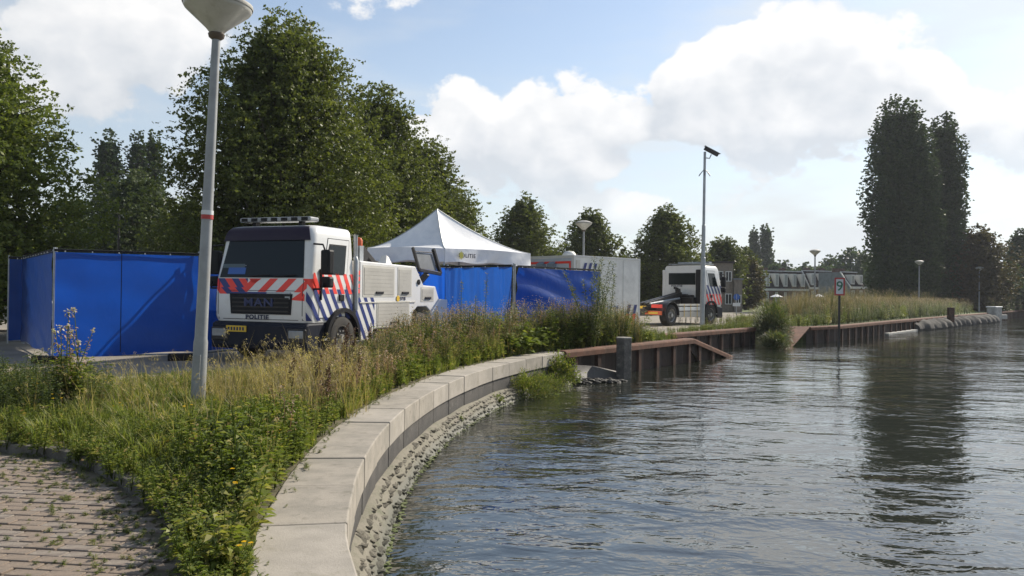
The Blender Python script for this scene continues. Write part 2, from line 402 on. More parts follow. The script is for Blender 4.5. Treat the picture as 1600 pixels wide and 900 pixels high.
def inpoly(P, poly):
    x, y = P[:, 0], P[:, 1]; ins = np.zeros(len(P), bool); n = len(poly)
    for i in range(n):
        x0, y0 = poly[i]; x1, y1 = poly[(i + 1) % n]
        c = ((y0 > y) != (y1 > y)) & (x < (x1 - x0) * (y - y0) / (y1 - y0 + 1e-12) + x0)
        ins ^= c
    return ins

GZ = -.06      # road and paving level
WZ = -.78      # water level

# ------------------------------------------------------------------ quay outline
edge = catmull([(2.0, -2.4), (1.15, -1.0), (.24, 1.2), (-.29, 2.6), (-.80, 4.25), (-1.01, 5.0), (-1.16, 5.93), (-1.27, 6.85), (-1.35, 8.0), (-1.37, 9.3), (-1.31, 10.7), (-1.09, 12.7),
                (-.74, 14.6), (-.30, 16.3), (.25, 17.8), (.77, 19.05), (1.35, 20.3)], .05)
seg = np.r_[0, np.cumsum(np.linalg.norm(np.diff(edge, axis=0), axis=1))]
ELEN = seg[-1]
def ed(s, off=0):            # point of the water-side edge at arc length s, shifted off metres towards the water
    s = min(max(s, 0), ELEN)
    x = np.interp(s, seg, edge[:, 0]); y = np.interp(s, seg, edge[:, 1])
    s1, s2 = max(s - .15, 0), min(s + .15, ELEN)
    tx = np.interp(s2, seg, edge[:, 0]) - np.interp(s1, seg, edge[:, 0]); ty = np.interp(s2, seg, edge[:, 1]) - np.interp(s1, seg, edge[:, 1])
    l = math.hypot(tx, ty); return (x + ty / l * off, y - tx / l * off)
CW = .55
A1 = at(985, 540, 0).xy; A2 = at(1083, 530, 0).xy
FD = (Vector(A2) - Vector((1.35, 20.3))).normalized()
FR0 = Vector((1.35, 20.3)); FR1 = Vector(A2); FR2 = FR1 + FD * 3.7
BK0 = at(1035, 523.5, 0).xy; BK1 = at(1182, 512.5, 0).xy
SL0 = Vector(at(1235, 543, WZ).xy); SL1 = Vector(at(1265, 511.5, 0).xy)
Q = [SL1] + [Vector(at(x, y, 0).xy) for x, y in ((1311, 509.5), (1389, 502.2), (1471, 495.2), (1536, 489.8))]
LD = (Q[-1] - Q[-3]).normalized()
Q.append(Q[-1] + LD * 60); Q.append(Q[-1] + LD * 400)
inner = [ed(s, -.3) for s in np.arange(0, ELEN, .4)]
land = [(-600, -60), (3.5, -60), (3.0, -4)] + inner + [tuple(FR0 + Vector((-.30, .22)))] + [tuple(FR1 - FD * .4 + Vector((-.30, .22)))] + \
       [tuple(BK0 + Vector((-.28, .24))), tuple(BK1 + Vector((-.28, .24))), tuple(SL1 + Vector((-1.3, .9)))] + \
       [tuple(q + Vector((-.28, .24))) for q in Q[:-1]] + [tuple(Q[-1]), (690, 1000), (-600, 1000)]
mb = MB(); mb.prism(land, -2.0, GZ - .02)
tag(mb.build('ground', M['far_grass']), kind='structure')
wm = MB(); wm.add([(-600, -150, WZ), (700, -150, WZ), (700, 1005, WZ), (-600, 1005, WZ)], [(0, 1, 2, 3)])
tag(wm.build('water', M['water']), kind='structure')

road = [(-60, 10.6), (-8, 11.2), (-5.0, 12.6), (-3.3, 14.4), (-2.0, 16.8), (-.9, 19.2), (.5, 21.6), (2.6, 24.2), (5.2, 29.5), (9.4, 36.2), (12.5, 42), (20, 52), (41, 79), (95, 150),
        (88, 160), (33, 88), (17, 69), (0, 60), (-60, 58)]
mb = MB(); mb.add([(x, y, GZ) for x, y in road], [tuple(range(len(road)))])
tag(mb.build('road', M['road']), kind='structure')

# brick paving and kerb --------------------------------------------------
kp = [at(x, y, -.02).xy for x, y in ((-260, 672), (-120, 684), (0, 700), (90, 712), (150, 732), (215, 772), (265, 812), (290, 850), (298, 900), (300, 1010), (310, 1300))]
kerb = catmull([tuple(p) for p in kp], .05)
kseg = np.r_[0, np.cumsum(np.linalg.norm(np.diff(kerb, axis=0), axis=1))]
def kd(s, off=0):
    x = np.interp(s, kseg, kerb[:, 0]); y = np.interp(s, kseg, kerb[:, 1])
    s1, s2 = max(s - .1, 0), min(s + .1, kseg[-1])
    tx = np.interp(s2, kseg, kerb[:, 0]) - np.interp(s1, kseg, kerb[:, 0]); ty = np.interp(s2, kseg, kerb[:, 1]) - np.interp(s1, kseg, kerb[:, 1])
    l = math.hypot(tx, ty); return (x - ty / l * off, y + tx / l * off)   # off > 0: towards the verge
pv = [tuple(p) for p in kerb[::4]] + [tuple(kerb[-1]), (-1.2, -2), (-12, -2), (-12, float(kerb[0][1]))]
mb = MB(); mb.add([(x, y, GZ + .004) for x, y in pv], [tuple(range(len(pv)))])
pave = tag(mb.build('pavement', M['sand']), kind='structure')
bl, bw = .205, .095
pos = []
ang = R(-7)
for i in range(-70, 40):
    for j in range(-50, 160):
        u = i * (bl + .008) + (.5 * (bl + .008) if j % 2 else 0); v = j * (bw + .008)
        x = u * math.cos(ang) - v * math.sin(ang) - 3; y = u * math.sin(ang) + v * math.cos(ang) + 2
        pos.append((x, y))
pos = np.array(pos)
pvw = np.array([kd(s, -.12) for s in np.arange(0, kseg[-1], .15)]); pvp = [tuple(p) for p in pvw] + [(-1.5, -2), (-12, -2), (-12, float(pvw[0][1]))]
pos = pos[inpoly(pos, pvp)]
d = CM.inverted().to_3x3()
pxx = 800 + F * pos[:, 0] / pos[:, 1]; pyy = 457 + F * (CAMZ - GZ) / np.maximum(pos[:, 1], .1)
vis = (pos[:, 1] > .5) & (pxx > -25) & (pyy < 930)
order = np.argsort(np.where(vis, pos[:, 1], 1e3 + pos[:, 1]))
near, rest = pos[order[:300]], pos[order[300:]]
rest = rest[(rest[:, 1] > 1) & (np.abs(rest[:, 0]) < 9)]
brm = []
for k in range(6):
    b = MB().box(-bl / 2, bl / 2, -bw / 2, bw / 2, -.04, .012)
    o = b.build('brick', M['brickpave'] if k < 4 else M['brickpave2'], bevel=.005, seg=1); brm.append(o.data); bpy.data.objects.remove(o)
for i, (x, y) in enumerate(near):
    me = brm[random.randrange(6)]
    o = bpy.data.objects.new('brick', me); COL.objects.link(o); o.parent = pave
    o.location = (x + random.gauss(0, .0015), y + random.gauss(0, .0015), GZ + .004 + random.gauss(0, .0025)); o.rotation_euler = (random.gauss(0, .008), random.gauss(0, .008), ang + random.gauss(0, .012))
mb = MB()
for x, y in rest:
    k = len(mb.v); z = GZ + .004 + random.gauss(0, .002); mb.box(-bl / 2, bl / 2, -bw / 2, bw / 2, 0, .012)
    a = ang + random.gauss(0, .01); c_, s_ = math.cos(a), math.sin(a)
    for q in range(k, k + 8): vx, vy, vz = mb.v[q]; mb.v[q] = (x + vx * c_ - vy * s_, y + vx * s_ + vy * c_, z + vz)
tag(mb.build('bricks', M['brickpave'], pave), kind='stuff')
# kerb stones
s = .3
kt = thing('kerb', 'weathered dark concrete kerb curving between the brick pavement and the weedy verge', 'kerb', (0, 0, 0))
while s < kseg[-1] - 1:
    p = [kd(s + q * .89 / 4, 0) for q in range(5)] + [kd(s + q * .89 / 4, .11) for q in range(4, -1, -1)]
    dz = random.gauss(0, .008)
    MB().prism(p, GZ - .02, .035 + dz).build('kerb_stone', M['kerb'], kt, bevel=.012)
    s += .90
# verge
vp = [tuple(kd(s, .10)) for s in np.arange(.3, kseg[-1], .3)]
vin = [ed(s, -CW - .01) for s in np.arange(1.0, ELEN, .3)]
upper = [(.9, 20.3), (2.9, 23.2), (4.6, 25.6), (4.2, 26.4), (2.4, 24.3), (.4, 21.9), (-1.0, 19.6), (-2.1, 17.0), (-3.4, 14.6), (-5.1, 12.8), (-8, 11.4), (-14, 10.9), (-14, 9.6)]
verge = vp + vin + upper
mb = MB(); mb.prism(verge, GZ - .03, 0)
tag(mb.build('verge', M['verge']), kind='structure')

# ------------------------------------------------------------------ curved quay wall
qw = thing('curved_quay_wall', 'curved quay wall of pale coping stones over dark blocks and a rubble toe in the foreground', 'quay wall')
s = .2; i = 0
while s < ELEN - .3:
    L = min(1.0 + random.uniform(-.04, .05), ELEN - s)
    if L < .3: break
    g_ = .006; n = 4; dz = random.gauss(0, .004); do = random.gauss(0, .004)
    p = [ed(s + g_ + q * (L - 2 * g_) / n, do) for q in range(n + 1)] + [ed(s + g_ + q * (L - 2 * g_) / n, -CW + do) for q in range(n, -1, -1)]
    MB().prism(p, -.285, dz).build('coping_stone', M['coping' if random.random() < .6 else 'copingb'], qw, bevel=.012)
    s2 = s + .12
    p = [ed(s2 + g_ + q * (L - 2 * g_) / n, -.03 + do) for q in range(n + 1)] + [ed(s2 + g_ + q * (L - 2 * g_) / n, -CW + .1) for q in range(n, -1, -1)]
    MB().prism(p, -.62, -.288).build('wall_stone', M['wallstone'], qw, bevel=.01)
    s += L
mb = MB(); ss = np.arange(0, ELEN + .01, .25)
rows = [(-.05, -.53), (.02, -.55), (.12, -.65), (.24, -.80), (.45, -1.1), (.5, -2)]
for a in ss:
    for (o_, z_) in rows: x, y = ed(a, o_); mb.v.append((x, y, z_ + .012 * math.sin(a * 3 + o_ * 9)))
nr = len(rows)
for a in range(len(ss) - 1):
    for b in range(nr - 1): mb.f.append((a * nr + b, (a + 1) * nr + b, (a + 1) * nr + b + 1, a * nr + b + 1))
mb.build('toe_slope', M['mortar'], qw, smooth=True)
def rock_mesh(name, seed, flat=.55, sub=1, m=None):
    r = random.Random(seed); bm = bmesh.new(); bmesh.ops.create_icosphere(bm, subdivisions=sub, radius=1)
    for v_ in bm.verts:
        k = r.uniform(.78, 1.12); v_.co = Vector((max(-.8, min(.8, v_.co.x * k)), max(-.75, min(.75, v_.co.y * k)), v_.co.z * k * flat))
    me = bpy.data.meshes.new(name); bm.to_mesh(me); bm.free(); me.materials.append(m or M['rubble']); return me
rocks = [rock_mesh('stone', k) for k in range(8)]
spots = []
a = 1.0
while a < ELEN:
    for r_ in range(4):
        o_ = .035 + r_ * .068 + random.uniform(-.015, .015)
        z_ = np.interp(o_, [q[0] for q in rows[:5]], [q[1] for q in rows[:5]])
        aa = a + (r_ % 2) * .06 + random.uniform(-.03, .03); x, y = ed(aa, o_)
        spots.append((x, y, z_ - .016, random.uniform(.040, .074)))
    a += .115
spots.sort(key=lambda q: abs(q[1] - 4.6) if q[1] > 4.2 else 100)
mb = MB()
for i, (x, y, z_, r_) in enumerate(spots):
    if i < 300:
        o = bpy.data.objects.new('stone', rocks[i % 8]); COL.objects.link(o); o.parent = qw
        o.location = (x, y, z_); o.scale = (r_ * 1.2, r_, r_ * .62); o.rotation_euler = (random.uniform(-.2, .2), random.uniform(.1, .5), random.uniform(0, 6.3))
    else:
        me = rocks[i % 8]; t_ = Matrix.Translation((x, y, z_)) @ Matrix.Rotation(random.uniform(0, 6.3), 4, 'Z') @ Matrix.Diagonal((r_ * 1.25, r_, r_ * .8, 1))
        mb.add([t_ @ v_.co for v_ in me.vertices], [tuple(p.vertices) for p in me.polygons])
tag(mb.build('stones', M['rubble'], qw), kind='stuff')
mb = MB()      # algae fringe at the waterline
for i in range(500):
    a = random.uniform(2, ELEN); o_ = .235 + random.gauss(0, .015); x, y = ed(a, o_); r_ = random.uniform(.010, .03)
    me = rocks[i % 8]; t_ = Matrix.Translation((x, y, WZ + random.uniform(-.01, .03))) @ Matrix.Rotation(random.uniform(0, 6.3), 4, 'Z') @ Matrix.Diagonal((r_ * 2, r_, r_ * .5, 1))
    mb.add([t_ @ v_.co for v_ in me.vertices], [tuple(p.vertices) for p in me.polygons])
tag(mb.build('algae_fringe', M['algae'], qw), kind='stuff')

# ------------------------------------------------------------------ steel quays
def steel_quay(name, label, pts, spacing=1.22, zt=0.0, capw=.34, group=None, wall=True):
    q = thing(name, label, 'quay wall', (pts[0][0], pts[0][1], 0), 0, group)
    o0 = Vector((pts[0][0], pts[0][1], 0))
    for a, b in zip(pts[:-1], pts[1:]):
        a = Vector((*a, 0)) if len(a) == 2 else Vector(a); b = Vector((*b, 0)) if len(b) == 2 else Vector(b)
        a0 = Vector((a.x, a.y, 0)); b0 = Vector((b.x, b.y, 0)); dv = (b0 - a0).normalized(); nv = Vector((dv.y, -dv.x, 0))
        za, zb = a.z + zt, b.z + zt; L = (b0 - a0).length
        def P(s_, off_, z_): return a0 + dv * s_ + nv * off_ + Vector((0, 0, z_)) - o0
        # cap: a chamfered channel section
        sec = [(-capw + .06, -.02), (-capw + .06, .03), (-.05, .035), (.04, .02), (.06, -.02), (.06, -.14), (.02, -.14), (.02, -.05)]
        mb = MB(); n = len(sec)
        for s_, zz in ((0, za), (L, zb)): mb.v += [tuple(P(s_, u, zz + v_)) for u, v_ in sec]
        mb.f = [tuple(range(n)), tuple(range(2 * n - 1, n - 1, -1))] + [(i, n + i, n + (i + 1) % n, (i + 1) % n) for i in range(n)]
        mb.build('cap_rail', M['rust'], q)
        # corrugated sheet wall set back under the cap
        if wall:
            mb = MB(); m_ = max(4, int(L / .3)) if L < 40 else int(L / 1.5)
            for i in range(m_ + 1):
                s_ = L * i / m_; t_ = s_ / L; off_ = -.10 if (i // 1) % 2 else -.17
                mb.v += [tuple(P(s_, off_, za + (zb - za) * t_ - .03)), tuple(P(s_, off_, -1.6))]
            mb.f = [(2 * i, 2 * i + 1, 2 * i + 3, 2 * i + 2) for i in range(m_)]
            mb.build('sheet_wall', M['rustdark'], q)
        k = 0; s_ = spacing * .45; cnt = 0; far = MB()
        while s_ < L - .1:
            t_ = s_ / L; z1 = za + (zb - za) * t_ - .05
            if z1 > WZ + .05:
                t = MB() if cnt < 40 else far
                p0 = P(s_ - .085, -.06, 0); dvx = dv * .17; nvx = nv * .09
                vs = [Vector(p0), p0 + dvx, p0 + dvx + nvx, p0 + nvx]
                t.add([v_ + Vector((0, 0, -1.5)) for v_ in vs] + [v_ + Vector((0, 0, z1)) for v_ in vs], [(0, 3, 2, 1), (4, 5, 6, 7), (0, 1, 5, 4), (1, 2, 6, 5), (2, 3, 7, 6), (3, 0, 4, 7)])
                if cnt < 40: t.build('pile', M['rustpost'], q)
            s_ += spacing; cnt += 1
        if far.v: tag(far.build('piles', M['rustpost'], q), kind='stuff')
    return q
steel_quay('steel_quay', 'rusty steel quay edge around the stone bollard whose end slopes down into the water', [tuple(FR0), tuple(FR1), (FR2.x, FR2.y, WZ - .02)])
steel_quay('steel_quay', 'rusty steel quay edge set back behind the recess, left of the overhanging bush', [tuple(BK0), tuple(BK1)])
steel_quay('steel_quay', 'long rusty steel quay edge running from the number sign into the distance', [tuple(q) for q in Q[:5]] + [tuple(Q[5])], 1.3)
# sloping plate at the start of the long quay
dv = (SL1 - SL0).normalized(); nv = Vector((-dv.y, dv.x))
mb = MB(); a = SL0; b = SL1; wN = .95
top = [(a.x, a.y, WZ - .03), (b.x, b.y, .034), (b.x + nv.x * wN, b.y + nv.y * wN, .034), (a.x + nv.x * wN, a.y + nv.y * wN, WZ - .03)]
mb.add(top + [(x, y, z - .07) for x, y, z in top], [(0, 1, 2, 3), (7, 6, 5, 4), (0, 4, 5, 1), (1, 5, 6, 2), (2, 6, 7, 3), (3, 7, 4, 0)])
tag(mb.build('ramp_plate', M['rust'], bevel=.01), 'broad rusty brown plate sloping down into the water just left of the number sign', 'ramp')
mb = MB(); t0 = a + dv * .1
mb.add([(a.x - nv.x * .02, a.y - nv.y * .02, WZ - .1), (b.x - nv.x * .02, b.y - nv.y * .02, -.04), (b.x, b.y, -.04), (b.x, b.y, -1.2), (b.x - nv.x * .02, b.y - nv.y * .02, -1.2), (a.x, a.y, -1.2)], [(0, 1, 4, 5), (1, 2, 3, 4)])
# earth slope in the recess
pr = [(FR1.x - .35, FR1.y, -.08), (BK0.x, BK0.y, -.08), (BK1.x, BK1.y, -.1), (SL1.x - 1.2, SL1.y + .8, -.08), (SL1.x - .7, SL1.y - .1, -.25), (SL0.x - .9, SL0.y + .3, -.95),
      (BK1.x + .9, BK1.y - .9, -.95), (BK1.x - 1.0, BK1.y - 2.0, -1.0), (BK0.x + .8, BK0.y - .9, -1.0), (FR1.x + .5, FR1.y + .3, -1.0)]
mb = MB(); mb.add([(x, y, z) for x, y, z in pr], [(0, 1, 8, 9), (2, 3, 4, 5, 6)])
tag(mb.build('bank_slope', M['verge']), kind='structure')

# bollards
def bollard(label, p, w, z0, z1, m, capc, group='mooring bollards'):
    b = thing('bollard', label, 'bollard', (p[0], p[1], z0), R(24), group)
    h = z1 - z0; r = w / 2
    oct_ = [(r * math.cos(R(60 * k)), r * math.sin(R(60 * k))) for k in range(6)]
    MB().prism(oct_, 0, h).build('post', m, b, bevel=.015)
    mb = MB(); mb.prism([(x * 1.04, y * 1.04) for x, y in oct_], h + .001, h + .055); mb.build('cap', M[capc], b, bevel=.018)
    return b
pb = at(967, 545, 0); bollard('stone mooring post with a pale top standing in the water beside the near quay', (pb.x + .12, pb.y - .12), .46, -1.3, .27, mat('weathered_post', (.15, .135, .12), .9, vscale=8, col2=(.09, .085, .075), bump=.5, dirt=((.28, .26, .22), 7, .8)), 'granite')
pb = at(1548, 489, 0)
b2 = thing('bollard', 'grey concrete mooring block with a pale top at the far end of the breakwater', 'bollard', (pb.x, pb.y - .6, -.9), R(35), 'mooring bollards')
MB().box(-.7, .7, -.45, .45, 0, 1.45).build('post', M['concrete'], b2, bevel=.08)
MB().box(-.75, .75, -.5, .5, 1.46, 1.58).build('cap', M['signwhite'], b2, bevel=.05)
MB().box(.72, 1.9, -.45, .35, .3, .75).build('step', M['concrete'], b2, bevel=.05)

# grey breakwater roll along the far quay and pale ledge
p0 = at(1434, 517, WZ); p1 = at(1552, 503, WZ)
def sausage(a, b, rad, name, label, seed):
    r = random.Random(seed); n = 150; k = 12; L = (b - a).length; dv = (b - a).normalized(); nv = Vector((-dv.y, dv.x, 0)); mb = MB()
    for i in range(n + 1):
        t = i / n; c = a + dv * L * t + nv * (.15 * math.sin(t * 9 + seed)); q = rad * (1 - .34 * abs(math.sin(t * 46 + seed)) ** 3) * (1 if .03 < t < .97 else .72)
        q *= r.uniform(.93, 1.07)
        for j in range(k):
            an = 2 * PI * j / k; mb.v.append(tuple(c + nv * math.cos(an) * q * 1.5 + Vector((0, 0, math.sin(an) * q * r.uniform(.9, 1.1)))))
    for i in range(n):
        for j in range(k): mb.f.append((i * k + j, i * k + (j + 1) % k, (i + 1) * k + (j + 1) % k, (i + 1) * k + j))
    mb.f += [tuple(range(k)), tuple(n * k + j for j in range(k - 1, -1, -1))]
    return tag(mb.build(name, M['geotex'], smooth=True), label, 'breakwater')
sausage(p0 + Vector((-.2, .6, .12)), p1 + Vector((0, .6, .12)), .62, 'breakwater_roll', 'long lumpy dark grey roll lying in the water along the far steel quay', 3)
a_ = at(1389, 523, WZ); b_ = at(1440, 516, WZ); dvv = (b_ - a_).normalized(); nn = Vector((-dvv.y, dvv.x, 0))
mb = MB(); pp = [a_, b_, b_ + nn * .5, a_ + nn * .5]
mb.prism([(p.x, p.y) for p in pp], WZ - .5, WZ + .09)
tag(mb.build('concrete_ledge', M['concrete'], bevel=.02), 'pale concrete ledge at the waterline below the long steel quay', 'ledge')
# stub post in the breakwater
pp = at(1471, 495, 0)
mb = MB(); mb.box(-.2, .2, -.2, .2, -.9, .75); o = mb.build('mooring_pile', M['rustpost'], bevel=.03); o.location = (pp.x + .4, pp.y - .6, 0)
tag(o, 'short rusty brown pile sticking up through the dark grey breakwater roll', 'pile')

# ------------------------------------------------------------------ street lamps
def lamp(label, p, tilt=(0, 0), sticker=False, H=5.0, z=GZ):
    t = thing('street_lamp', label, 'street lamp', (p[0], p[1], z), 0, 'cone head street lamps', rot=(tilt[1], tilt[0], 0))
    h0 = 0
    MB().tube([(0, 0, 0), (0, 0, .9), (0, 0, .95), (0, 0, H - .30)], [.088, .085, .076, .05], 20, cap=False).build('pole', M['lamppost'], t, smooth=True)
    MB().box(-.04, .04, -.092, -.07, .45, .75).build('hatch', M['lamppost'], t, bevel=.004)
    MB().lathe([(.052, H - .34), (.09, H - .31), (.10, H - .27), (.085, H - .255)], 24).build('collar', M['lampneck'], t, smooth=True)
    MB().lathe([(.08, H - .26), (.13, H - .20), (.385, H + .02), (.405, H + .05), (.405, H + .075)], 40).build('shade', M['opal'], t, smooth=True)
    MB().lathe([(.415, H + .07), (.42, H + .09), (.415, H + .115), (.30, H + .17), (.14, H + .215), (.0, H + .225)], 40).build('lid', M['lid'], t, smooth=True)
    if sticker:
        for a0, m in ((2.42, 'red'), (2.475, 'signwhite')):
            mb = MB(); mb.lathe([(.0745 - a0 * .0008, a0), (.0745 - a0 * .0008, a0 + .053)], 20); mb.build('sticker', M[m], t)
    return t
pl = at(308, 641, 0)
lamp('large grey lamp post with a cone head in the weedy verge before the tow truck', (pl.x, pl.y), (R(2.1), 0), True, H=4.98)
for (x, ytop, lab) in ((911, 345, 'cone lamp standing behind the white container, in front of the second round tree'), (1273, 390, 'cone lamp in front of the terraced houses, left of the number sign'),
                       (1436, 407, 'cone lamp in front of the base of the tall dark poplars'), (1530, 417, 'cone lamp in front of the brownish tree, right of the poplars'),
                       (1595, 426, 'most distant cone lamp, at the right edge of the photo')):
    Hh = 457 + (x - 800) * .0122; sc_ = (Hh - ytop) / (5.2 + GZ - CAMZ); Y = F / sc_
    lamp(lab, ((x - 800) / sc_, Y), (0, 0))
# plain lantern behind the left screens
p = at(186, 333, Y=42)
t = thing('street_lamp', 'thin lamp post with a flat grey head among the trees behind the left blue screen', 'street lamp', (p.x, p.y, GZ))
h = p.z - GZ
MB().tube([(0, 0, 0), (0, 0, h)], [.07, .045], 10).build('pole', M['blackmetal'], t)
MB().prof([(-.55, h - .02), (-.45, h + .12), (0, h + .2), (.28, h + .10), (.25, h - .05), (-.1, h - .02)], -.14, .14).build('lamp_head', M['lid'], t, bevel=.03)

# cctv pole
p = at(1097, 511, 0)
t = thing('camera_pole', 'tall grey surveillance camera pole standing by the quay in front of the far truck', 'camera pole', (p.x, p.y, 0), 0, None, rot=(0, R(.3), 0))
k = p.y / F; HT = CAMZ + (460.6 - 237) * k
z1 = CAMZ + (460.6 - 403) * k; z2 = CAMZ + (460.6 - 352) * k
MB().tube([(0, 0, -.1), (0, 0, z1)], .108, 18).build('lower_pole', M['galv'], t, smooth=True)
MB().tube([(0, 0, z1), (0, 0, z1 + .02), (0, 0, z2)], [.108, .09, .085], 18).build('middle_pole', M['galv'], t, smooth=True)
MB().tube([(0, 0, z2), (0, 0, z2 + .02), (0, 0, HT)], [.085, .066, .06], 18).build('upper_pole', M['galv'], t, smooth=True)
mb = MB()
for a in range(6):
    an = a * PI / 3 + .3; mb.bar((.06 * math.cos(an), .06 * math.sin(an), HT - .85), (.30 * math.cos(an), .30 * math.sin(an), HT - 1.12), .018)
mb.build('spikes', M['blackmetal'], t)
c = MB(); c.tube([(.06, 0, HT - .28), (.22, 0, HT - .30), (.30, 0, HT - .12)], .028, 8); c.build('bracket', M['galv'], t)
hd = MB().box(-.36, .36, -.085, .085, -.08, .08).build('camera_housing', M['blackmetal'], t, bevel=.02); hd.location = (.30, 0, HT + .02); hd.rotation_euler = (0, R(27), 0)
hh = MB().box(-.40, .42, -.10, .10, .082, .10).build('sun_shield', M['galv'], t, bevel=.004); hh.location = (.30, 0, HT + .02); hh.rotation_euler = (0, R(27), 0)

# number sign in the water
p = at(1311, 541, WZ)
t = thing('number_sign', 'red framed white board with a green 9 on a dark post at the quay', 'sign', (p.x + .0, p.y, WZ - .6), R(-14))
k = p.y / F; zt = CAMZ + (463 - 434) * k - (WZ - .6); zb = CAMZ + (463 - 461) * k - (WZ - .6)
MB().box(-.045, .045, .015, .105, 0, zt - .05).build('post', M['blackmetal'], t)
hw = 7.2 * k
MB().box(-hw, hw, -.012, .012, zb, zt).build('board', M['signwhite'], t)
mb = MB(); e = .055
mb.box(-hw - .01, -hw + e, -.03, .014, zb - .01, zt + .01).box(hw - e, hw + .01, -.03, .014, zb - .01, zt + .01).box(-hw + e, hw - e, -.03, .014, zb - .01, zb + e).box(-hw + e, hw - e, -.03, .014, zt - e, zt + .01)
mb.build('frame', M['red'], t)
text('number', '9', .62, M['green9'], t, (0, -.018, (zb + zt) / 2), (PI / 2, 0, 0), .003, .006)
# round blue sign with a white plate near the far buildings
p = at(1151, 464, Y=62)
t = thing('round_traffic_sign', 'round blue traffic sign with a small white plate beside the beige brick building', 'sign', (p.x, p.y, GZ))
zc_ = p.z - GZ
MB().tube([(0, .04, 0), (0, .04, zc_ + .1)], .035, 8).build('post', M['galv'], t)
MB().lathe([(0, -.01), (.25, -.01), (.25, .01), (0, .01)], 24, axis='y', c=(0, 0, zc_)).build('disc', M['signblue'], t)
MB().box(-.3, .3, -.012, .012, zc_ - .72, zc_ - .46).build('plate', M['signwhite'], t)
MB().bar((-.02, -.018, zc_ + .2), (-.02, -.018, zc_ - .18), .09, .01, up=(1, 0, 0)).build('arrow', M['signwhite'], t)

# ------------------------------------------------------------------ trucks
# local frame: x backwards from the front face, y = 0 on the centre line, + towards the right-hand side of the truck
CZ = [.88, 1.0, 1.4, 1.79, 2.2, 2.62, 2.72, 2.84, 2.91, 2.935]
CX = [.05, .0, .0, .04, .13, .22, .24, .29, .38, .52]
CWd = [1.20, 1.22, 1.22, 1.22, 1.19, 1.16, 1.15, 1.12, 1.07, .98]
CL = 1.66; CR = .17
class Bag(list):
    def build(s, name, m, T):
        for q in s: q.build(name, m, T)
def cabp(a, z, off=0):
    w_ = float(np.interp(z, CZ, CWd)); x0 = float(np.interp(z, CZ, CX)); s_ = 1 if a >= 0 else -1; b = abs(a)
    fl = 1.22 - CR; q = CR * PI / 2
    if b <= fl: f = b / fl; return Vector((x0 - off, s_ * f * (w_ - CR), z))
    if b <= fl + q:
        th = (b - fl) / CR; return Vector((x0 + CR * (1 - math.cos(th)) - off * math.cos(th), s_ * (w_ - CR + CR * math.sin(th) + off * math.sin(th)), z))
    return Vector((min(x0 + CR + (b - fl - q), CL), s_ * (w_ + off), z))
AF = 1.22 - CR; AC = AF + CR * PI / 2        # end of the flat front, start of the side
def side_a(x): return AC + x - CR            # a at side position x (x measured from the front plane, lower cab)
def clip(poly, ax, lim, keep_ge):
    out = []; n = len(poly)
    for i in range(n):
        p, q = poly[i], poly[(i + 1) % n]; ip = (p[ax] >= lim) == keep_ge or p[ax] == lim; iq = (q[ax] >= lim) == keep_ge or q[ax] == lim
        if ip: out.append(p)
        if ip != iq:
            t = (lim - p[ax]) / (q[ax] - p[ax]); out.append((p[0] + t * (q[0] - p[0]), p[1] + t * (q[1] - p[1])))
    return out
def decal(mb, polys, off=.004, rect=None):
    if isinstance(mb, Bag):
        for p in polys:
            q = decal(MB(), [p], off, rect)
            if q.f: mb.append(q)
        return mb
    for poly in polys:
        if rect:
            for ax, lim, ge in ((0, rect[0], True), (0, rect[1], False), (1, rect[2], True), (1, rect[3], False)):
                if poly: poly = clip(poly, ax, lim, ge)
        if len(poly) < 3: continue
        a0, a1 = min(p[0] for p in poly), max(p[0] for p in poly)
        cuts = [-1e3] + [c for c in sorted([s_ * (AF + i * CR * PI / 12) for i in range(7) for s_ in (1, -1)]) if a0 < c < a1] + [1e3]
        zc_ = [-1e3] + [z for z in CZ if min(p[1] for p in poly) < z < max(p[1] for p in poly)] + [1e3]
        for c0, c1 in zip(cuts[:-1], cuts[1:]):
            pc = clip(clip(poly, 0, c0, True), 0, c1, False)
            if len(pc) < 3: continue
            for z0, z1 in zip(zc_[:-1], zc_[1:]):
                pz = clip(clip(pc, 1, z0, True), 1, z1, False)
                if len(pz) >= 3: mb.add([cabp(a, z, off) for a, z in pz], [tuple(range(len(pz)))])
    return mb
def slab(name, m, parent, a0, a1, z0, z1, t=.012, inset=(0, 0, 0, 0)):
    """panel with thickness t on the cab surface; inset shifts the top corners in a"""
    n = 8; mb = MB(); k = 8
    for o_ in (.002, t):
        for i in range(n + 1):
            for j in range(k + 1):
                z = z0 + (z1 - z0) * j / k; f = j / k
                aa0 = a0 + inset[0] * f; aa1 = a1 + inset[1] * f; mb.v.append(tuple(cabp(aa0 + (aa1 - aa0) * i / n, z, o_)))
    N = (n + 1) * (k + 1)
    for i in range(n):
        for j in range(k): q = i * (k + 1) + j; mb.f += [(q, q + 1, q + k + 2, q + k + 1), (N + q, N + q + k + 1, N + q + k + 2, N + q + 1)]
    for i in range(n):
        for j in (0, k): q = i * (k + 1) + j; mb.f.append((q, q + k + 1, N + q + k + 1, N + q))
    for j in range(k):
        for i in (0, n): q = i * (k + 1) + j; mb.f.append((q, q + 1, N + q + 1, N + q))
    return mb.build(name, m, parent, smooth=True)
def diag(x0, step, wd, lean, z0, z1, n):     # leaning stripes: at height z1 they start at x0, lower ends shifted by lean
    return [[(x0 + i * step, z1), (x0 + i * step + wd, z1), (x0 + i * step + wd + lean, z0), (x0 + i * step + lean, z0)] for i in range(n)]

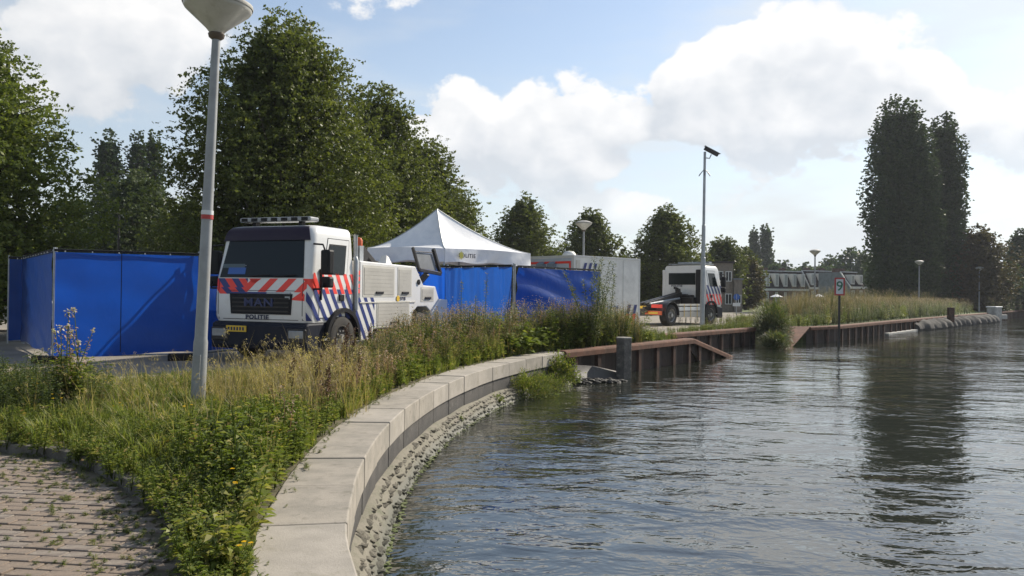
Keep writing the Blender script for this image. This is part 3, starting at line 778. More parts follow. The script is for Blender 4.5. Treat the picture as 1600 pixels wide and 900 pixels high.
def wheel(parent, x, y, r=.50, w=.30, name='wheel', sgn=1):
    e = bpy.data.objects.new(name, None); COL.objects.link(e); e.parent = parent; e.location = (x, y, r); KIDS.setdefault(parent.name, []).append(e)
    s_ = sgn
    MB().lathe([(r * .60, -s_ * w / 2), (r * .86, -s_ * w / 2), (r * .97, -s_ * w * .42), (r, -s_ * w * .3), (r, s_ * w * .3), (r * .97, s_ * w * .42), (r * .86, s_ * w / 2), (r * .60, s_ * w * .46)], 36, 'y').build('tyre', M['tyre'], e, smooth=True)
    mb = MB().lathe([(r * .62, s_ * w * .44), (r * .57, s_ * w * .40), (r * .54, s_ * w * .12), (r * .40, s_ * w * .10), (r * .30, s_ * w * .26), (r * .20, s_ * w * .30), (r * .19, s_ * w * .52), (.0, s_ * w * .54)], 30, 'y')
    for k in range(10):
        an = k * PI / 5; c = (r * .36 * math.cos(an), s_ * w * .18, r * .36 * math.sin(an)); mb.tube([c, (c[0], s_ * w * .34, c[2])], .02, 6)
    mb.build('rim', M['rim'], e, smooth=True)

def make_cab(T, dark_visor=True):
    mb = MB(); N = 0; A = [-(AC + 1.8), -AC] + [-(AF + CR * PI / 2 * k / 6) for k in range(5, 0, -1)] + [-AF, -.5, 0, .5, AF] + [AF + CR * PI / 2 * k / 6 for k in range(1, 6)] + [AC, AC + 1.8]
    n = len(A)
    for z in CZ: mb.v += [tuple(cabp(a, z)) for a in A]
    for i in range(len(CZ) - 1):
        for j in range(n): mb.f.append((i * n + j, i * n + (j + 1) % n, (i + 1) * n + (j + 1) % n, (i + 1) * n + j))
    mb.f += [tuple(range(n)), tuple((len(CZ) - 1) * n + j for j in range(n))]
    body = mb.build('cab', M['white'], T, smooth=True)
    ws = slab('windscreen', M['glass'], T, -(AF + .02), AF + .02, 1.81, 2.60, .014, (.05, -.05))
    if dark_visor: slab('visor', M['visor'], T, -(AF + .10), AF + .10, 2.60, 2.90, .05, (.04, -.04))
    for s_ in (-1, 1):
        x0, x1 = side_a(.46), side_a(1.22)
        a0, a1 = (x0, x1) if s_ > 0 else (-x1, -x0)
        ins = (.16, 0) if s_ > 0 else (0, -.16)
        slab('door_gap', M['black'], T, *((side_a(.345), side_a(1.358)) if s_ > 0 else (-side_a(1.358), -side_a(.345))), .965, 2.675, .005, (.18, 0) if s_ > 0 else (0, -.18))
        slab('window_seal', M['black'], T, *((x0 - .03, x1 + .03) if s_ > 0 else (-x1 - .03, -x0 + .03)), 1.89, 2.55, .0125, ins)
        slab('door', M['white'], T, *((side_a(.36), side_a(1.34)) if s_ > 0 else (-side_a(1.34), -side_a(.36))), .98, 2.66, .010, (.18, 0) if s_ > 0 else (0, -.18))
        slab('side_window', M['glass'], T, a0, a1, 1.92, 2.52, .016, ins)
        # mirrors
        mi = MB().box(-.06, .12, -.12, .12, -.30, .22).build('mirror', M['black'], T, bevel=.04); mi.location = (.30, s_ * 1.44, 2.18); mi.rotation_euler = (0, 0, s_ * .15)
        mi = MB().box(-.06, .12, -.12, .12, -.13, .10).build('mirror', M['black'], T, bevel=.04); mi.location = (.30, s_ * 1.44, 1.74)
        MB().tube([(.25, s_ * 1.16, 2.52), (.2, s_ * 1.42, 2.50), (.22, s_ * 1.46, 2.38)], .02, 6).build('mirror_arm', M['black'], T); mb = MB(); mb.tube([(.17, s_ * 1.2, 1.58), (.17, s_ * 1.42, 1.58), (.2, s_ * 1.44, 1.72)], .022, 6); mb.build('mirror_arm', M['black'], T)
        h = MB().box(-.09, .09, -.02, .02, -.07, .07).build('door_handle', M['black'], T, bevel=.01); h.location = (1.18, s_ * 1.245, 1.40)
        # wheel arch
        mb = MB(); nA = 18; cx, cz = 1.22, .52; ro, ri = .66, .57
        for k in range(nA + 1):
            an = PI * (-.04 + 1.02 * k / nA)
            for rr in (ri, ro):
                for yy in (1.0, 1.31): mb.v.append((cx + rr * math.cos(an), s_ * yy, cz + rr * math.sin(an)))
        for k in range(nA):
            q = k * 4; mb.f += [(q, q + 4, q + 5, q + 1), (q + 2, q + 3, q + 7, q + 6), (q + 1, q + 5, q + 7, q + 3), (q, q + 2, q + 6, q + 4)]
        mb.build('wheel_arch', M['black'], T, smooth=True)
        mb = MB(); pts = [(cx + ri * math.cos(PI * k / 16), cz + ri * math.sin(PI * k / 16)) for k in range(17)]
        mb.prof(pts, s_ * 1.0, s_ * 1.2215); mb.build('wheel_well', M['black'], T)
        # steps under the door
        mb = MB(); mb.box(.12, .55, s_ * 1.00, s_ * 1.19, .36, .86); mb.build('step_box', M['navy'], T, bevel=.03)
        MB().box(.56, .66, s_ * .95, s_ * 1.23, .50, .54).build('step', M['galv'], T)
    return body

def lettering(mb_parent, *a): pass

# ---- the tow truck
u1 = Vector((.36, .933)).normalized(); ang1 = math.atan2(u1.y, u1.x)
C1 = Vector((-4.16, 16.35)) + Vector((-u1.y, u1.x)) * 1.22
T1 = thing('tow_truck', 'white police tow truck with red and blue stripes, dark visor and closed side lockers', 'truck', (C1.x, C1.y, GZ), ang1)
make_cab(T1)
# front mask
for z_ in (1.53, .925): slab('panel_joint', M['black'], T1, -AF - .05, AF + .05, z_, z_ + .012, .004)
slab('panel_joint', M['black'], T1, -AF - .03, -AF - .018, .93, 1.78, .004); slab('panel_joint', M['black'], T1, AF + .018, AF + .03, .93, 1.78, .004)
for k_ in range(4): slab('grille_bar', M['blackmetal'], T1, -.76, .68, 1.09 + k_ * .09, 1.12 + k_ * .09, .032)
slab('grille', M['black'], T1, -.80, .72, 1.04, 1.47, .02, (-.03, .04))
slab('grille_trim', M['pblue'], T1, -.2, .80, 1.472, 1.505, .03)
slab('grille_trim', M['galv'], T1, -.78, -.2, 1.472, 1.505, .03)
text('brand_letters', 'MAN', .24, M['textblue'], T1, (-.028, 0, 1.28), (PI / 2, 0, -PI / 2), .012, .006, 1.35)
text('lettering', 'POLITIE', .125, M['text'], T1, (-.008, .05, .975), (PI / 2, 0, -PI / 2), .003, .004, 1.25)
MB().box(-.025, -.018, -.78, -.66, 1.36, 1.42).build('badge', M['galv'], T1)
red, blu = Bag(), Bag()
frt = (-AC, 1.24, 1.47, 1.79)
# image left is +a on the front: red / blue on the left, red / white on the right
for zz0, zz1, sh in ((1.60, 1.79, 0), (1.46, 1.60, .10)):
    decal(red, [[(-x, z) for x, z in q] for q in diag(-1.30 + sh, .36, .18, .17, zz0, zz1, 3)], rect=(.33, AC + .1, zz0, zz1))
    decal(blu, [[(-x, z) for x, z in q] for q in diag(-1.12 + sh, .36, .18, .17, zz0, zz1, 3)], rect=(.33, AC + .1, zz0, zz1))
decal(red, [[(-x, z) for x, z in q] for q in diag(-.22, .46, .20, -.34, 1.47, 1.79, 4)], rect=(-1.15, .33, 1.51, 1.79))
decal(red, [[(.30, 1.79), (-.02, 1.79), (.12, 1.70), (.22, 1.70)]])
decal(red, [[(-.78, 1.35), (-1.05, 1.52), (-1.12, 1.46), (-1.12, 1.33)]], rect=(-1.2, -.7, 1.3, 1.6))
decal(red, [[(-1.05, 1.79), (-1.28, 1.79), (-1.52, 1.47), (-1.36, 1.47)]])
def side_stripes(sg, rz=(1.48, 1.92), bz=(.92, 1.58)):
    def mp(q): return [(sg * side_a(x), z) for x, z in q]
    lean = .30
    for (mbx, z0, z1, n, x0, rect) in ((red, rz[0], rz[1], 7, .02, (.12, 1.66)), (blu, bz[0], bz[1], 8, -.46, (.0, 1.66))):
        q = diag(x0, .29, .135, lean * (z1 - z0) / .44, z0, z1, n)
        a0, a1 = sorted((sg * side_a(rect[0]), sg * side_a(rect[1])))
        decal(mbx, [mp(p) for p in q], .0125, rect=(a0, a1, z0, z1))
side_stripes(-1); side_stripes(1)
red.build('red_stripe', M['pred'], T1); blu.build('blue_stripe', M['pblue'], T1)
# notice behind the windscreen
MB().box(.075, .085, .45, 1.02, 1.90, 2.10).build('windscreen_notice', M['interior'], T1)
slab('windscreen_notice_sheet', M['signblue'], T1, .42, .88, 1.88, 2.02, .0165)
slab('windscreen_strip', M['lens'], T1, .42, .98, 2.055, 2.075, .0165)
mb = MB(); mb.tube([(.02, .35, 1.83), (-.01, -.25, 1.87)], .012, 6); mb.tube([(.02, -.35, 1.83), (-.01, -.9, 1.87)], .012, 6); mb.build('wiper', M['black'], T1)
# bumper
mb = MB(); mb.prof([(-.04, .30), (-.06, .40), (-.04, .84), (.05, .878), (.75, .878), (.75, .62), (.42, .34)], -1.21, 1.21); mb.build('bumper', M['navy'], T1, bevel=.05)
for s_ in (-1, 1):
    mb = MB().box(-.075, .10, s_ * .74, s_ * 1.20, .46, .76); mb.build('headlight_housing', M['blackmetal'], T1, bevel=.03)
    MB().box(-.09, -.06, s_ * .80, s_ * 1.16, .56, .72).build('headlight', M['lens'], T1, bevel=.02)
pl_ = MB().box(-.072, -.05, -.02 + .30, .50 + .30, .66, .79).build('number_plate', M['yellow'], T1, bevel=.004)
mb = MB()
for k in range(6): mb.box(-.074, -.0725, .33 + k * .075, .375 + k * .075, .69, .76)
mb.build('plate_marks', M['text'], T1)
for s_ in (-1, 1):
    MB().lathe([(0, 0), (.045, 0), (.045, -.03), (0, -.03)], 12, 'y', (.95, s_ * 1.228 if s_ > 0 else s_ * 1.228 + .03, 1.66)).build('side_repeater', M['orange'], T1)
    MB().box(.40, .43, *sorted((s_ * 1.20, s_ * 1.26)), 1.35, 2.0).build('grab_handle', M['black'], T1)
for k_ in range(3): MB().box(-.085, -.05, -.5 + k_ * .42 - .05, -.5 + k_ * .42 + .05, .40, .46).build('bumper_vent', M['black'], T1)
MB().box(.30, .34, -.75, .75, 1.9, 2.25).build('seat_backs', M['black'], T1)
# light bar on the roof
mb = MB().box(.45, .78, -.92, .92, 3.02, 3.12); mb.build('light_bar', M['lens'], T1, bevel=.03)
for k in range(7):
    y = -.78 + k * .26; MB().box(.435, .46, y - .075, y + .075, 3.035, 3.105).build('light_bar_lamp', M['black'], T1)
mb = MB()
for y in (-.6, .6): mb.box(.55, .68, y - .04, y + .04, 2.90, 3.02)
mb.build('light_bar_foot', M['black'], T1)
# chassis
mb = MB(); mb.box(.6, 6.3, -.42, -.32, .62, .86).box(.6, 6.3, .32, .42, .62, .86).box(.6, 1.9, -.3, .3, .55, 1.0); mb.build('chassis_frame', M['blackmetal'], T1)
for y, sg in ((-1.13, -1), (1.13, 1)):
    wheel(T1, 1.22, y, sgn=sg); wheel(T1, 5.0, y * .95, sgn=sg)
    MB().box(2.5, 4.2, sg * .5, sg * 1.1, .40, .62).build('underrun_box', M['blackmetal'], T1, bevel=.04)
# body with lockers
prof = [(1.95, .66), (4.45, .66), (4.5, 1.02), (4.75, 1.16), (5.25, 1.16), (5.5, 1.02), (5.55, .66), (6.45, .66), (6.55, .9), (6.55, 1.34), (6.0, 1.36), (5.78, 1.70), (5.08, 1.72), (4.62, 2.20), (1.95, 2.24)]
for sg in (-1, 1):
    mb = MB(); mb.prof(prof, *sorted((sg * .55, sg * 1.22))); bd = mb.build('locker_body', M['white'], T1, bevel=.025)
    for (x0, x1, z0, z1) in ((2.12, 3.48, 1.47, 2.10), (3.74, 4.36, 1.47, 2.10), (2.75, 4.25, .74, 1.26), (4.98, 5.62, 1.34, 1.62)):
        f = MB(); f.box(x0 - .05, x1 + .05, *sorted((sg * 1.221, sg * 1.228)), z0 - .05, z1 + .05); fr = f.build('locker_door', M['cream'], T1)
        n = int((z1 - z0) / .085); mb = MB()
        for k in range(n):
            za = z0 + k * (z1 - z0) / n; zb_ = z0 + (k + 1) * (z1 - z0) / n
            mb.prof([(x0, za), (x1, za), (x1, zb_ - .004), (x0, zb_ - .004)], *sorted((sg * 1.2285, sg * 1.236)))
        tag(mb.build('shutter_slats', M['shutter'], fr), kind='stuff')
        MB().box((x0 + x1) / 2 - .17, (x0 + x1) / 2 + .17, *sorted((sg * 1.237, sg * 1.262)), z0 + .02, z0 + .075).build('locker_handle', M['black'], fr, bevel=.008)
    MB().box(1.95, 4.6, *sorted((sg * 1.2205, sg * 1.24)), 1.275, 1.30).build('body_rail', M['cream'], T1)
    # striped skirt behind the front wheel
    MB().box(1.80, 2.55, *sorted((sg * 1.14, sg * 1.2195)), .42, 1.38).build('side_skirt', M['white'], T1, bevel=.015)
    for k in range(4):
        mb = MB()
        q = [(1.42 + k * .29, 1.58), (1.555 + k * .29, 1.58), (2.30 + k * .29, .42), (2.165 + k * .29, .42)]
        for ax, lim, ge in ((0, 1.80, True), (0, 2.60, False), (1, .44, True), (1, 1.40, False)): q = clip(q, ax, lim, ge) if q else q
        if len(q) > 2: mb.add([(x, sg * 1.2225, z) for x, z in q], [tuple(range(len(q)))]).build('blue_stripe', M['pblue'], T1)
    mb = MB(); mb.tube([(1.76, sg * 1.24, 1.12), (1.76, sg * 1.24, 2.22), (1.78, sg * 1.2, 2.30)], .055, 12); mb.build('guard_tube', M['galv'], T1, smooth=True)
    mb = MB()
    for z in (1.50, 1.62, 1.78, 1.92): mb.box(1.86, 1.949, *sorted((sg * 1.19, sg * 1.222)), z, z + .09)
    mb.build('edge_marking', M['pred'], T1)
    MB().lathe([(.0, 0), (.07, 0), (.07, sg * .03), (0, sg * .04)], 16, 'y', (4.78, sg * 1.222, 1.80)).build('side_lamp', M['black'], T1)
MB().box(1.97, 6.3, -.549, .549, .9, 1.30).build('deck', M['shutter'], T1)
mb = MB(); mb.box(6.5, 6.62, -1.2, 1.2, .62, .90); mb.build('rear_beam', M['galv'], T1, bevel=.02)
text('lettering', 'POLITIE', .105, M['text'], T1, (3.86, -1.233, 1.375), (PI / 2, 0, 0), .003, .003, 1.2)
mb = MB(); mb.lathe([(0, 0), (.075, 0), (.075, -.004), (0, -.004)], 14, 'y', (3.70, -1.2325, 1.375)); mb.build('emblem', M['yellow'], T1)
# column, boom and warning lamps behind the cab
MB().box(1.74, 2.0, -.45, -.1, 1.3, 2.78).build('crane_column', M['blackmetal'], T1, bevel=.02)
MB().box(1.76, 1.98, -.9, -.62, 1.3, 2.62).build('air_intake', M['black'], T1, bevel=.05)
mb = MB(); mb.tube([(2.1, -1.0, 2.2), (2.1, -1.0, 2.80), (2.1, -1.0, 2.84)], [.05, .05, .065], 12); mb.build('exhaust_stack', M['galv'], T1, smooth=True)
MB().lathe([(0, 2.60), (.085, 2.60), (.085, 2.72), (.06, 2.78), (0, 2.80)], 16, c=(2.32, -.95, 0)).build('warning_lamp', M['orange'], T1, smooth=True)
MB().box(2.24, 2.40, -1.03, -.87, 2.2, 2.60).build('lamp_stand', M['galv'], T1)
MB().bar((1.95, -.3, 2.6), (2.25, -.5, 3.05), .05).build('aerial_arm', M['blackmetal'], T1)
mb = MB(); mb.bar((2.0, 0, 1.3), (4.6, 0, 2.15), .34, .40); mb.build('boom', M['blackmetal'], T1, bevel=.02)
mb = MB(); mb.bar((2.7, -.75, 2.60), (3.35, -.75, 2.22), .12, .12); mb.bar((2.7, -.75, 2.60), (2.55, -.75, 2.52), .10); mb.bar((2.55, -.75, 2.52), (2.45, -.75, 2.3), .08); mb.build('jib_arm', M['blackmetal'], T1, bevel=.01)
MB().lathe([(0, -.06), (.15, -.06), (.15, .06), (0, .06)], 14, 'y', (2.62, -.88, 2.40)).build('winch_drum', M['blackmetal'], T1)
MB().add([(3.75, -.85, 2.24), (4.05, -.85, 2.24), (4.05, -.6, 2.24), (3.75, -.6, 2.24), (3.86, -.8, 2.46), (4.0, -.78, 2.42), (3.98, -.65, 2.40), (3.85, -.66, 2.44)], [(0, 1, 5, 4), (1, 2, 6, 5), (2, 3, 7, 6), (3, 0, 4, 7), (4, 5, 6, 7)]).build('bundled_sling', M['whitetrim'], T1)
# raised wheel-lift frame, a trapezoid of dark bars
def T1p(px, py, t, y):           # height of a pixel on the truck's plane x=t, y
    return None
fr = thing
mb = MB(); yl = -.55
bl_, br_, tl_, tr_ = (5.42, -.9, 2.14), (6.72, -.9, 2.06), (5.05, -.9, 2.72), (6.25, -.9, 2.74)
mb.bar(bl_, tl_, .07, .08); mb.bar(br_, tr_, .09, .10); mb.bar(bl_, br_, .09, .10); mb.bar((5.12, -.9, 2.62), (6.28, -.9, 2.64), .03)
mb.bar((5.3, -.9, 2.05), (5.3, -.2, 1.3), .14); mb.bar((5.9, -.9, 2.05), (5.9, -.2, 1.3), .14)
mb.build('wheel_lift_frame', M['blackmetal'], T1, bevel=.012)
MB().add([(5.48, -.88, 2.20), (6.55, -.88, 2.14), (6.22, -.88, 2.60), (5.18, -.88, 2.60), (5.48, -.86, 2.20), (6.55, -.86, 2.14), (6.22, -.86, 2.60), (5.18, -.86, 2.60)],
         [(0, 1, 2, 3), (7, 6, 5, 4), (0, 4, 5, 1), (1, 5, 6, 2), (2, 6, 7, 3), (3, 7, 4, 0)]).build('mesh_panel', M['greyrender'], T1)

# ---- the hook-lift truck, seen from behind
h2 = R(43); hd2 = Vector((math.sin(h2), math.cos(h2)))
rw = at(1047, 509, GZ)                                   # right rear wheel
ax2 = -hd2; ang2 = math.atan2(ax2.y, ax2.x); yv = Vector((-ax2.y, ax2.x))
C2 = Vector((rw.x, rw.y)) - ax2 * 4.85 - yv * 1.05
T2 = thing('hooklift_truck', 'white police truck without a load seen from behind, hook arm folded down', 'truck', (C2.x, C2.y, GZ), ang2)
make_cab(T2, False)
red, blu = Bag(), Bag()
def mp2(q, sg): return [(sg * side_a(x), z) for x, z in q]
for sg in (-1, 1):
    a0, a1 = sorted((sg * side_a(.0), sg * side_a(1.66)))
    decal(blu, [mp2(q, sg) for q in diag(.15, .32, .16, -.30, 1.45, 1.98, 6)], .0125, rect=(a0, a1, 1.45, 1.95))
    decal(red, [mp2(q, sg) for q in diag(-.05, .32, .17, -.33, .98, 1.55, 7)], .0130, rect=(a0, a1, .98, 1.52))
blu.build('blue_stripe', M['pblue'], T2); red.build('red_stripe', M['pred'], T2)
# back wall of the cab
MB().box(CL, CL + .03, -1.12, 1.12, .95, 2.66).build('cab_back', M['white'], T2, bevel=.012)
MB().box(CL + .031, CL + .05, -.90, .64, 1.97, 2.56).build('rear_window', M['glass'], T2, bevel=.008)
MB().box(CL + .031, CL + .045, -.80, .70, 1.48, 1.80).build('back_panel', M['whitetrim'], T2, bevel=.006)
MB().box(CL + .02, CL + .28, .78, 1.08, 1.0, 2.72).build('air_intake', M['black'], T2, bevel=.03)
text('lettering', 'POLITIE', .15, M['text'], T2, (CL + .05, -.42, 1.90), (PI / 2, 0, PI / 2), .003, .003, 1.15)
mb = MB()
for y in (-1.28,): mb.box(CL - .2, CL + .05, y, y + .16, 1.3, 2.72)
mb.build('wind_deflector', M['white'], T2, bevel=.03)
MB().box(CL - .16, CL + .051, -1.275, -1.265, 1.95, 2.5).build('deflector_window', M['glass'], T2)
MB().box(.45, 1.5, -1.05, .95, 3.0, 3.04).build('roof_rack', M['galv'], T2)
mb = MB()
for x in (.5, 1.4):
    for y in (-.95, .85): mb.box(x - .03, x + .03, y - .03, y + .03, 2.90, 3.0)
mb.build('rack_foot', M['blackmetal'], T2)
MB().box(.55, .85, -.9, .9, 3.045, 3.14).build('light_bar', M['lens'], T2, bevel=.02)
mb = MB(); mb.prof([(-.04, .30), (-.06, .40), (-.04, .84), (.05, .878), (.75, .878), (.75, .62), (.42, .34)], -1.21, 1.21); mb.build('bumper', M['navy'], T2, bevel=.05)
# dark engine gear under the window
mb = MB(); mb.box(CL + .04, CL + .5, -1.02, .76, .86, 1.34).box(CL + .05, CL + .35, -.7, .6, 1.34, 1.46).box(CL + .1, CL + .4, -.2, .3, 1.42, 1.5); mb.build('hydraulic_unit', M['blackmetal'], T2, bevel=.05)
mb = MB(); mb.box(.6, 5.9, -.45, -.33, .62, .90).box(.6, 5.9, .33, .45, .62, .90).box(2.4, 5.6, -.33, .33, .70, .78); mb.build('chassis_frame', M['blackmetal'], T2)
mb = MB(); mb.bar((2.2, -.12, 1.5), (5.4, -.12, .98), .14, .18); mb.bar((2.2, .12, 1.5), (5.4, .12, .98), .14, .18); mb.bar((2.15, 0, .95), (2.3, 0, 1.75), .2, .2); mb.bar((2.3, 0, 1.75), (2.62, 0, 1.80), .1); mb.build('hook_arm', M['blackmetal'], T2, bevel=.01)
mb = MB(); mb.tube([(2.6, .28, 1.28), (5.2, .28, 1.02)], .05, 8); mb.tube([(2.6, -.28, 1.28), (5.2, -.28, 1.02)], .05, 8); mb.build('lift_cylinder', M['galv'], T2)
for y, sg in ((-1.05, -1), (1.05, 1)):
    wheel(T2, 1.22, y * 1.07, sgn=sg); wheel(T2, 4.85, y, w=.42, sgn=sg)
    mb = MB(); nA = 14; cx, cz = 4.85, .5
    for k in range(nA + 1):
        an = PI * k / nA
        for rr in (.60, .63):
            for yy in (.78, 1.28): mb.v.append((cx + rr * math.cos(an), sg * yy, cz + rr * math.sin(an) * 1.02))
    for k in range(nA):
        q = k * 4; mb.f += [(q, q + 4, q + 5, q + 1), (q + 2, q + 3, q + 7, q + 6), (q + 1, q + 5, q + 7, q + 3), (q, q + 2, q + 6, q + 4)]
    mb.build('mudguard', M['blackmetal'], T2, smooth=True)
    for z0, z1, m in ((.92, 1.02, 'cream'), (.70, .88, 'white'), (.40, .66, 'shutter')):
        MB().box(1.95, 4.15, *sorted((sg * .95, sg * 1.22)), z0, z1).build('side_guard', M[m], T2, bevel=.01)
    mb = MB()
    for x in (2.5, 3.1, 3.7): mb.box(x, x + .03, *sorted((sg * 1.2205, sg * 1.23)), .40, 1.02)
    mb.build('guard_bracket', M['yellow'] if sg > 0 else M['black'], T2)
    MB().box(5.55, 5.62, *sorted((sg * .62, sg * 1.18)), .84, 1.0).build('rear_light', M['pred'], T2, bevel=.01)
    MB().box(5.60, 5.66, *sorted((sg * .30, sg * 1.20)), .52, .70).build('reflector_board', M['orange'], T2, bevel=.005)
    MB().box(5.66, 5.664, *sorted((sg * .50, sg * 1.0)), .565, .655).build('reflector_field', M['yellow'], T2)
MB().box(5.45, 5.58, -1.2, 1.2, .50, .72).build('rear_beam', M['blackmetal'], T2)
MB().box(5.59, 5.60, -.2, .34, .80, .92).build('number_plate', M['yellow'], T2)

T2.scale = (1.06,) * 3
# ------------------------------------------------------------------ container
u = Vector((.74, .67)).normalized(); v_ = Vector((-u.y, u.x))
CT = thing('container', 'tall white police container with blue and red stripes at two corners of its plain side', 'container', (2.70, 35.05, GZ), math.atan2(u.y, u.x))
CLN, CWN, CH = 4.6, 2.85, 3.235
MB().box(0.02, CLN - .02, .02, CWN - .02, .16, CH - .02).build('walls', M['containerside'], CT)
mb = MB(); e = .09
for x in (0, CLN - e):
    for y in (0, CWN - e): mb.box(x, x + e, y, y + e, 0, CH)
for z in (.10, CH - e):
    mb.box(e, CLN - e, 0, e, z, z + e).box(e, CLN - e, CWN - e, CWN, z, z + e).box(0, e, e, CWN - e, z, z + e).box(CLN - e, CLN, e, CWN - e, z, z + e)
mb.build('corner_frame', M['whitetrim'], CT, bevel=.006)
MB().box(0.0, .019, .14, CWN - .14, .25, CH - .12).build('end_door', M['containerend'], CT)
mb = MB(); mb.box(-.012, -.001, .18, CWN - .1, CH - .36, CH - .26).box(-.012, -.001, .18, .28, .4, CH - .36); mb.build('red_border', M['pred'], CT)
for y in (1.05, 1.75):
    mb = MB(); mb.box(-.16, 0, y, y + .48, CH - .62, CH - .36); mb.add([(-.16, y, CH - .36), (-.16, y + .48, CH - .36), (0, y + .42, CH - .26), (0, y + .06, CH - .26)], [(0, 1, 2, 3)]); mb.build('vent_box', M['signblue'] if 0 else mat('vent_grey_blue', (.20, .26, .33), .5, var=.3), CT)
MB().box(-.03, 0, .42, .58, CH - .75, CH - .6).build('latch', M['text'], CT)
class CS:
    def __init__(s, n, m): s.n = n; s.m = m
    def add(s, v, f): MB().add(v, f).build(s.n, s.m, CT)
mb = CS('blue_stripe', M['pblue']); mb2 = CS('red_stripe', M['pred'])
for k in range(3):
    x = .50 + k * .34
    mb.add([(x, -.004, CH - .85), (x + .17, -.004, CH - .85), (x + .36, -.004, CH - .32), (x + .19, -.004, CH - .32)], [(0, 1, 2, 3)])
    mb2.add([(x - .30, -.005, CH - 1.55), (x - .13, -.005, CH - 1.55), (x + .17, -.005, CH - .85), (x, -.005, CH - .85)], [(0, 1, 2, 3)])
for k in range(2):
    x = CLN - 1.0 + k * .45
    mb.add([(x, -.004, .62), (x + .2, -.004, .62), (x + .34, -.004, 1.05), (x + .14, -.004, 1.05)], [(0, 1, 2, 3)])
    mb2.add([(x - .15, -.005, .12), (x + .10, -.005, .12), (x + .25, -.005, .62), (x, -.005, .62)], [(0, 1, 2, 3)])
text('lettering', 'POLITIE', .20, M['signblue'], CT, (CLN - 1.95, -.004, .92), (PI / 2, 0, 0), .002, .002)
mb = MB()
for x in (1.7, 3.35): mb.box(x, x + .03, -.006, 0.019, .25, CH - .12)
mb.build('panel_joint', M['whitetrim'], CT)
MB().box(.15, .40, -.01, .019, CH - .7, CH - .2).build('corner_fitting', M['cream'], CT, bevel=.01)
MB().lathe([(.0, CH + .26), (.2, CH + .23), (.3, CH + .12), (.34, CH - .0), (.34, CH - .03)], 20, c=(.95, 1.2, 0)).build('roof_vent', M['whitetrim'], CT, smooth=True)

# ------------------------------------------------------------------ tent
N_ = Vector((-2.1, 24.8)); RT = Vector((.62, 27.6)); LT = Vector((-4.55, 25.1)); BT = RT + LT - N_
TT = thing('party_tent', 'white pop-up tent with a tall pointed roof and police lettering behind the tow truck', 'tent', (N_.x, N_.y, GZ))
def L_(v): return Vector((v.x - N_.x, v.y - N_.y))
ZE, ZV, ZP = 2.84 - GZ, 2.40 - GZ, 4.22 - GZ
pk = Vector((-2.5 - N_.x, 26.4 - N_.y)); cs = [L_(N_), L_(RT), L_(BT), L_(LT)]
for i in range(4):
    a, b = cs[i], cs[(i + 1) % 4]; n = 16; k = 14; mb = MB()
    for r_ in range(k + 1):
        t = r_ / k
        for j in range(n + 1):
            s_ = j / n; p = a.lerp(b, s_); q = pk.lerp(p, t)
            zz = ZE + (ZP - ZE) * ((1 - t) ** 1.45) - .16 * math.sin(PI * t) * math.sin(PI * s_) * .8 + .04 * math.sin(s_ * PI) * t
            mb.v.append((q.x, q.y, zz))
    for r_ in range(k):
        for j in range(n): q = r_ * (n + 1) + j; mb.f.append((q, q + 1, q + n + 2, q + n + 1))
    mb.build('roof_panel', M['tent'], TT, smooth=True)
    mb = MB(); nn = Vector((b - a).yx) ; nn = Vector((nn.x, -nn.y)).normalized(); m_ = 30
    for j in range(m_ + 1):
        s_ = j / m_; p = a.lerp(b, s_)
        for r_ in range(6):
            f = r_ / 5; w_ = (.05 * math.sin(s_ * 9 + i) + .03 * math.sin(s_ * 23 + f * 4)) * f * (1 if .02 < s_ < .98 else .2)
            mb.v.append((p.x + nn.x * (w_ + .01), p.y + nn.y * (w_ + .01), ZE + .04 * math.sin(s_ * PI) - (ZE - ZV) * f + .03 * math.sin(s_ * 14) * f))
    for j in range(m_):
        for r_ in range(5): q = j * 6 + r_; mb.f.append((q, q + 1, q + 7, q + 6))
    mb.build('valance', M['tent'], TT, smooth=True)
for c in cs:
    pts = []
    for r_ in range(15):
        t = r_ / 14; q = pk.lerp(c, t); pts.append((q.x, q.y, ZE + (ZP - ZE) * ((1 - t) ** 1.45) + .004))
    MB().tube(pts, .016, 6).build('ridge_seam', M['galv'], TT)
for c in cs:
    c2 = c.lerp(pk, .03); MB().box(c2.x - .025, c2.x + .025, c2.y - .025, c2.y + .025, 0, ZE - .02).build('leg', M['galv'], TT)
mb = MB()
for i in range(4): a, b = cs[i].lerp(pk, .03), cs[(i + 1) % 4].lerp(pk, .03); mb.bar((a.x, a.y, ZE - .10), (b.x, b.y, ZE - .10), .03)
mb.build('frame_rail', M['galv'], TT)
dv = (cs[1] - cs[0]).normalized(); al = math.atan2(dv.y, dv.x); pp = cs[0] + dv * .86 + Vector((dv.y, -dv.x)) * .10
text('lettering', 'POLITIE', .175, M['text'], TT, (pp.x, pp.y, ZE - .20), (PI / 2, 0, al), .002, .004, 1.1)
pe = cs[0] + dv * .60 + Vector((dv.y, -dv.x)) * .11
ebm = MB()
for k in range(8):
    an = k * PI / 4; ebm.add([(pe.x, pe.y, ZE - .19), (pe.x + dv.x * .07 * math.cos(an - .4), pe.y + dv.y * .07 * math.cos(an - .4), ZE - .19 + .09 * math.sin(an - .4)), (pe.x + dv.x * .11 * math.cos(an), pe.y + dv.y * .11 * math.cos(an), ZE - .19 + .15 * math.sin(an)), (pe.x + dv.x * .07 * math.cos(an + .4), pe.y + dv.y * .07 * math.cos(an + .4), ZE - .19 + .09 * math.sin(an + .4))], [(0, 1, 2, 3)])
ebm.build('emblem', mat('emblem_yellow', (.62, .55, .10), .5), TT)

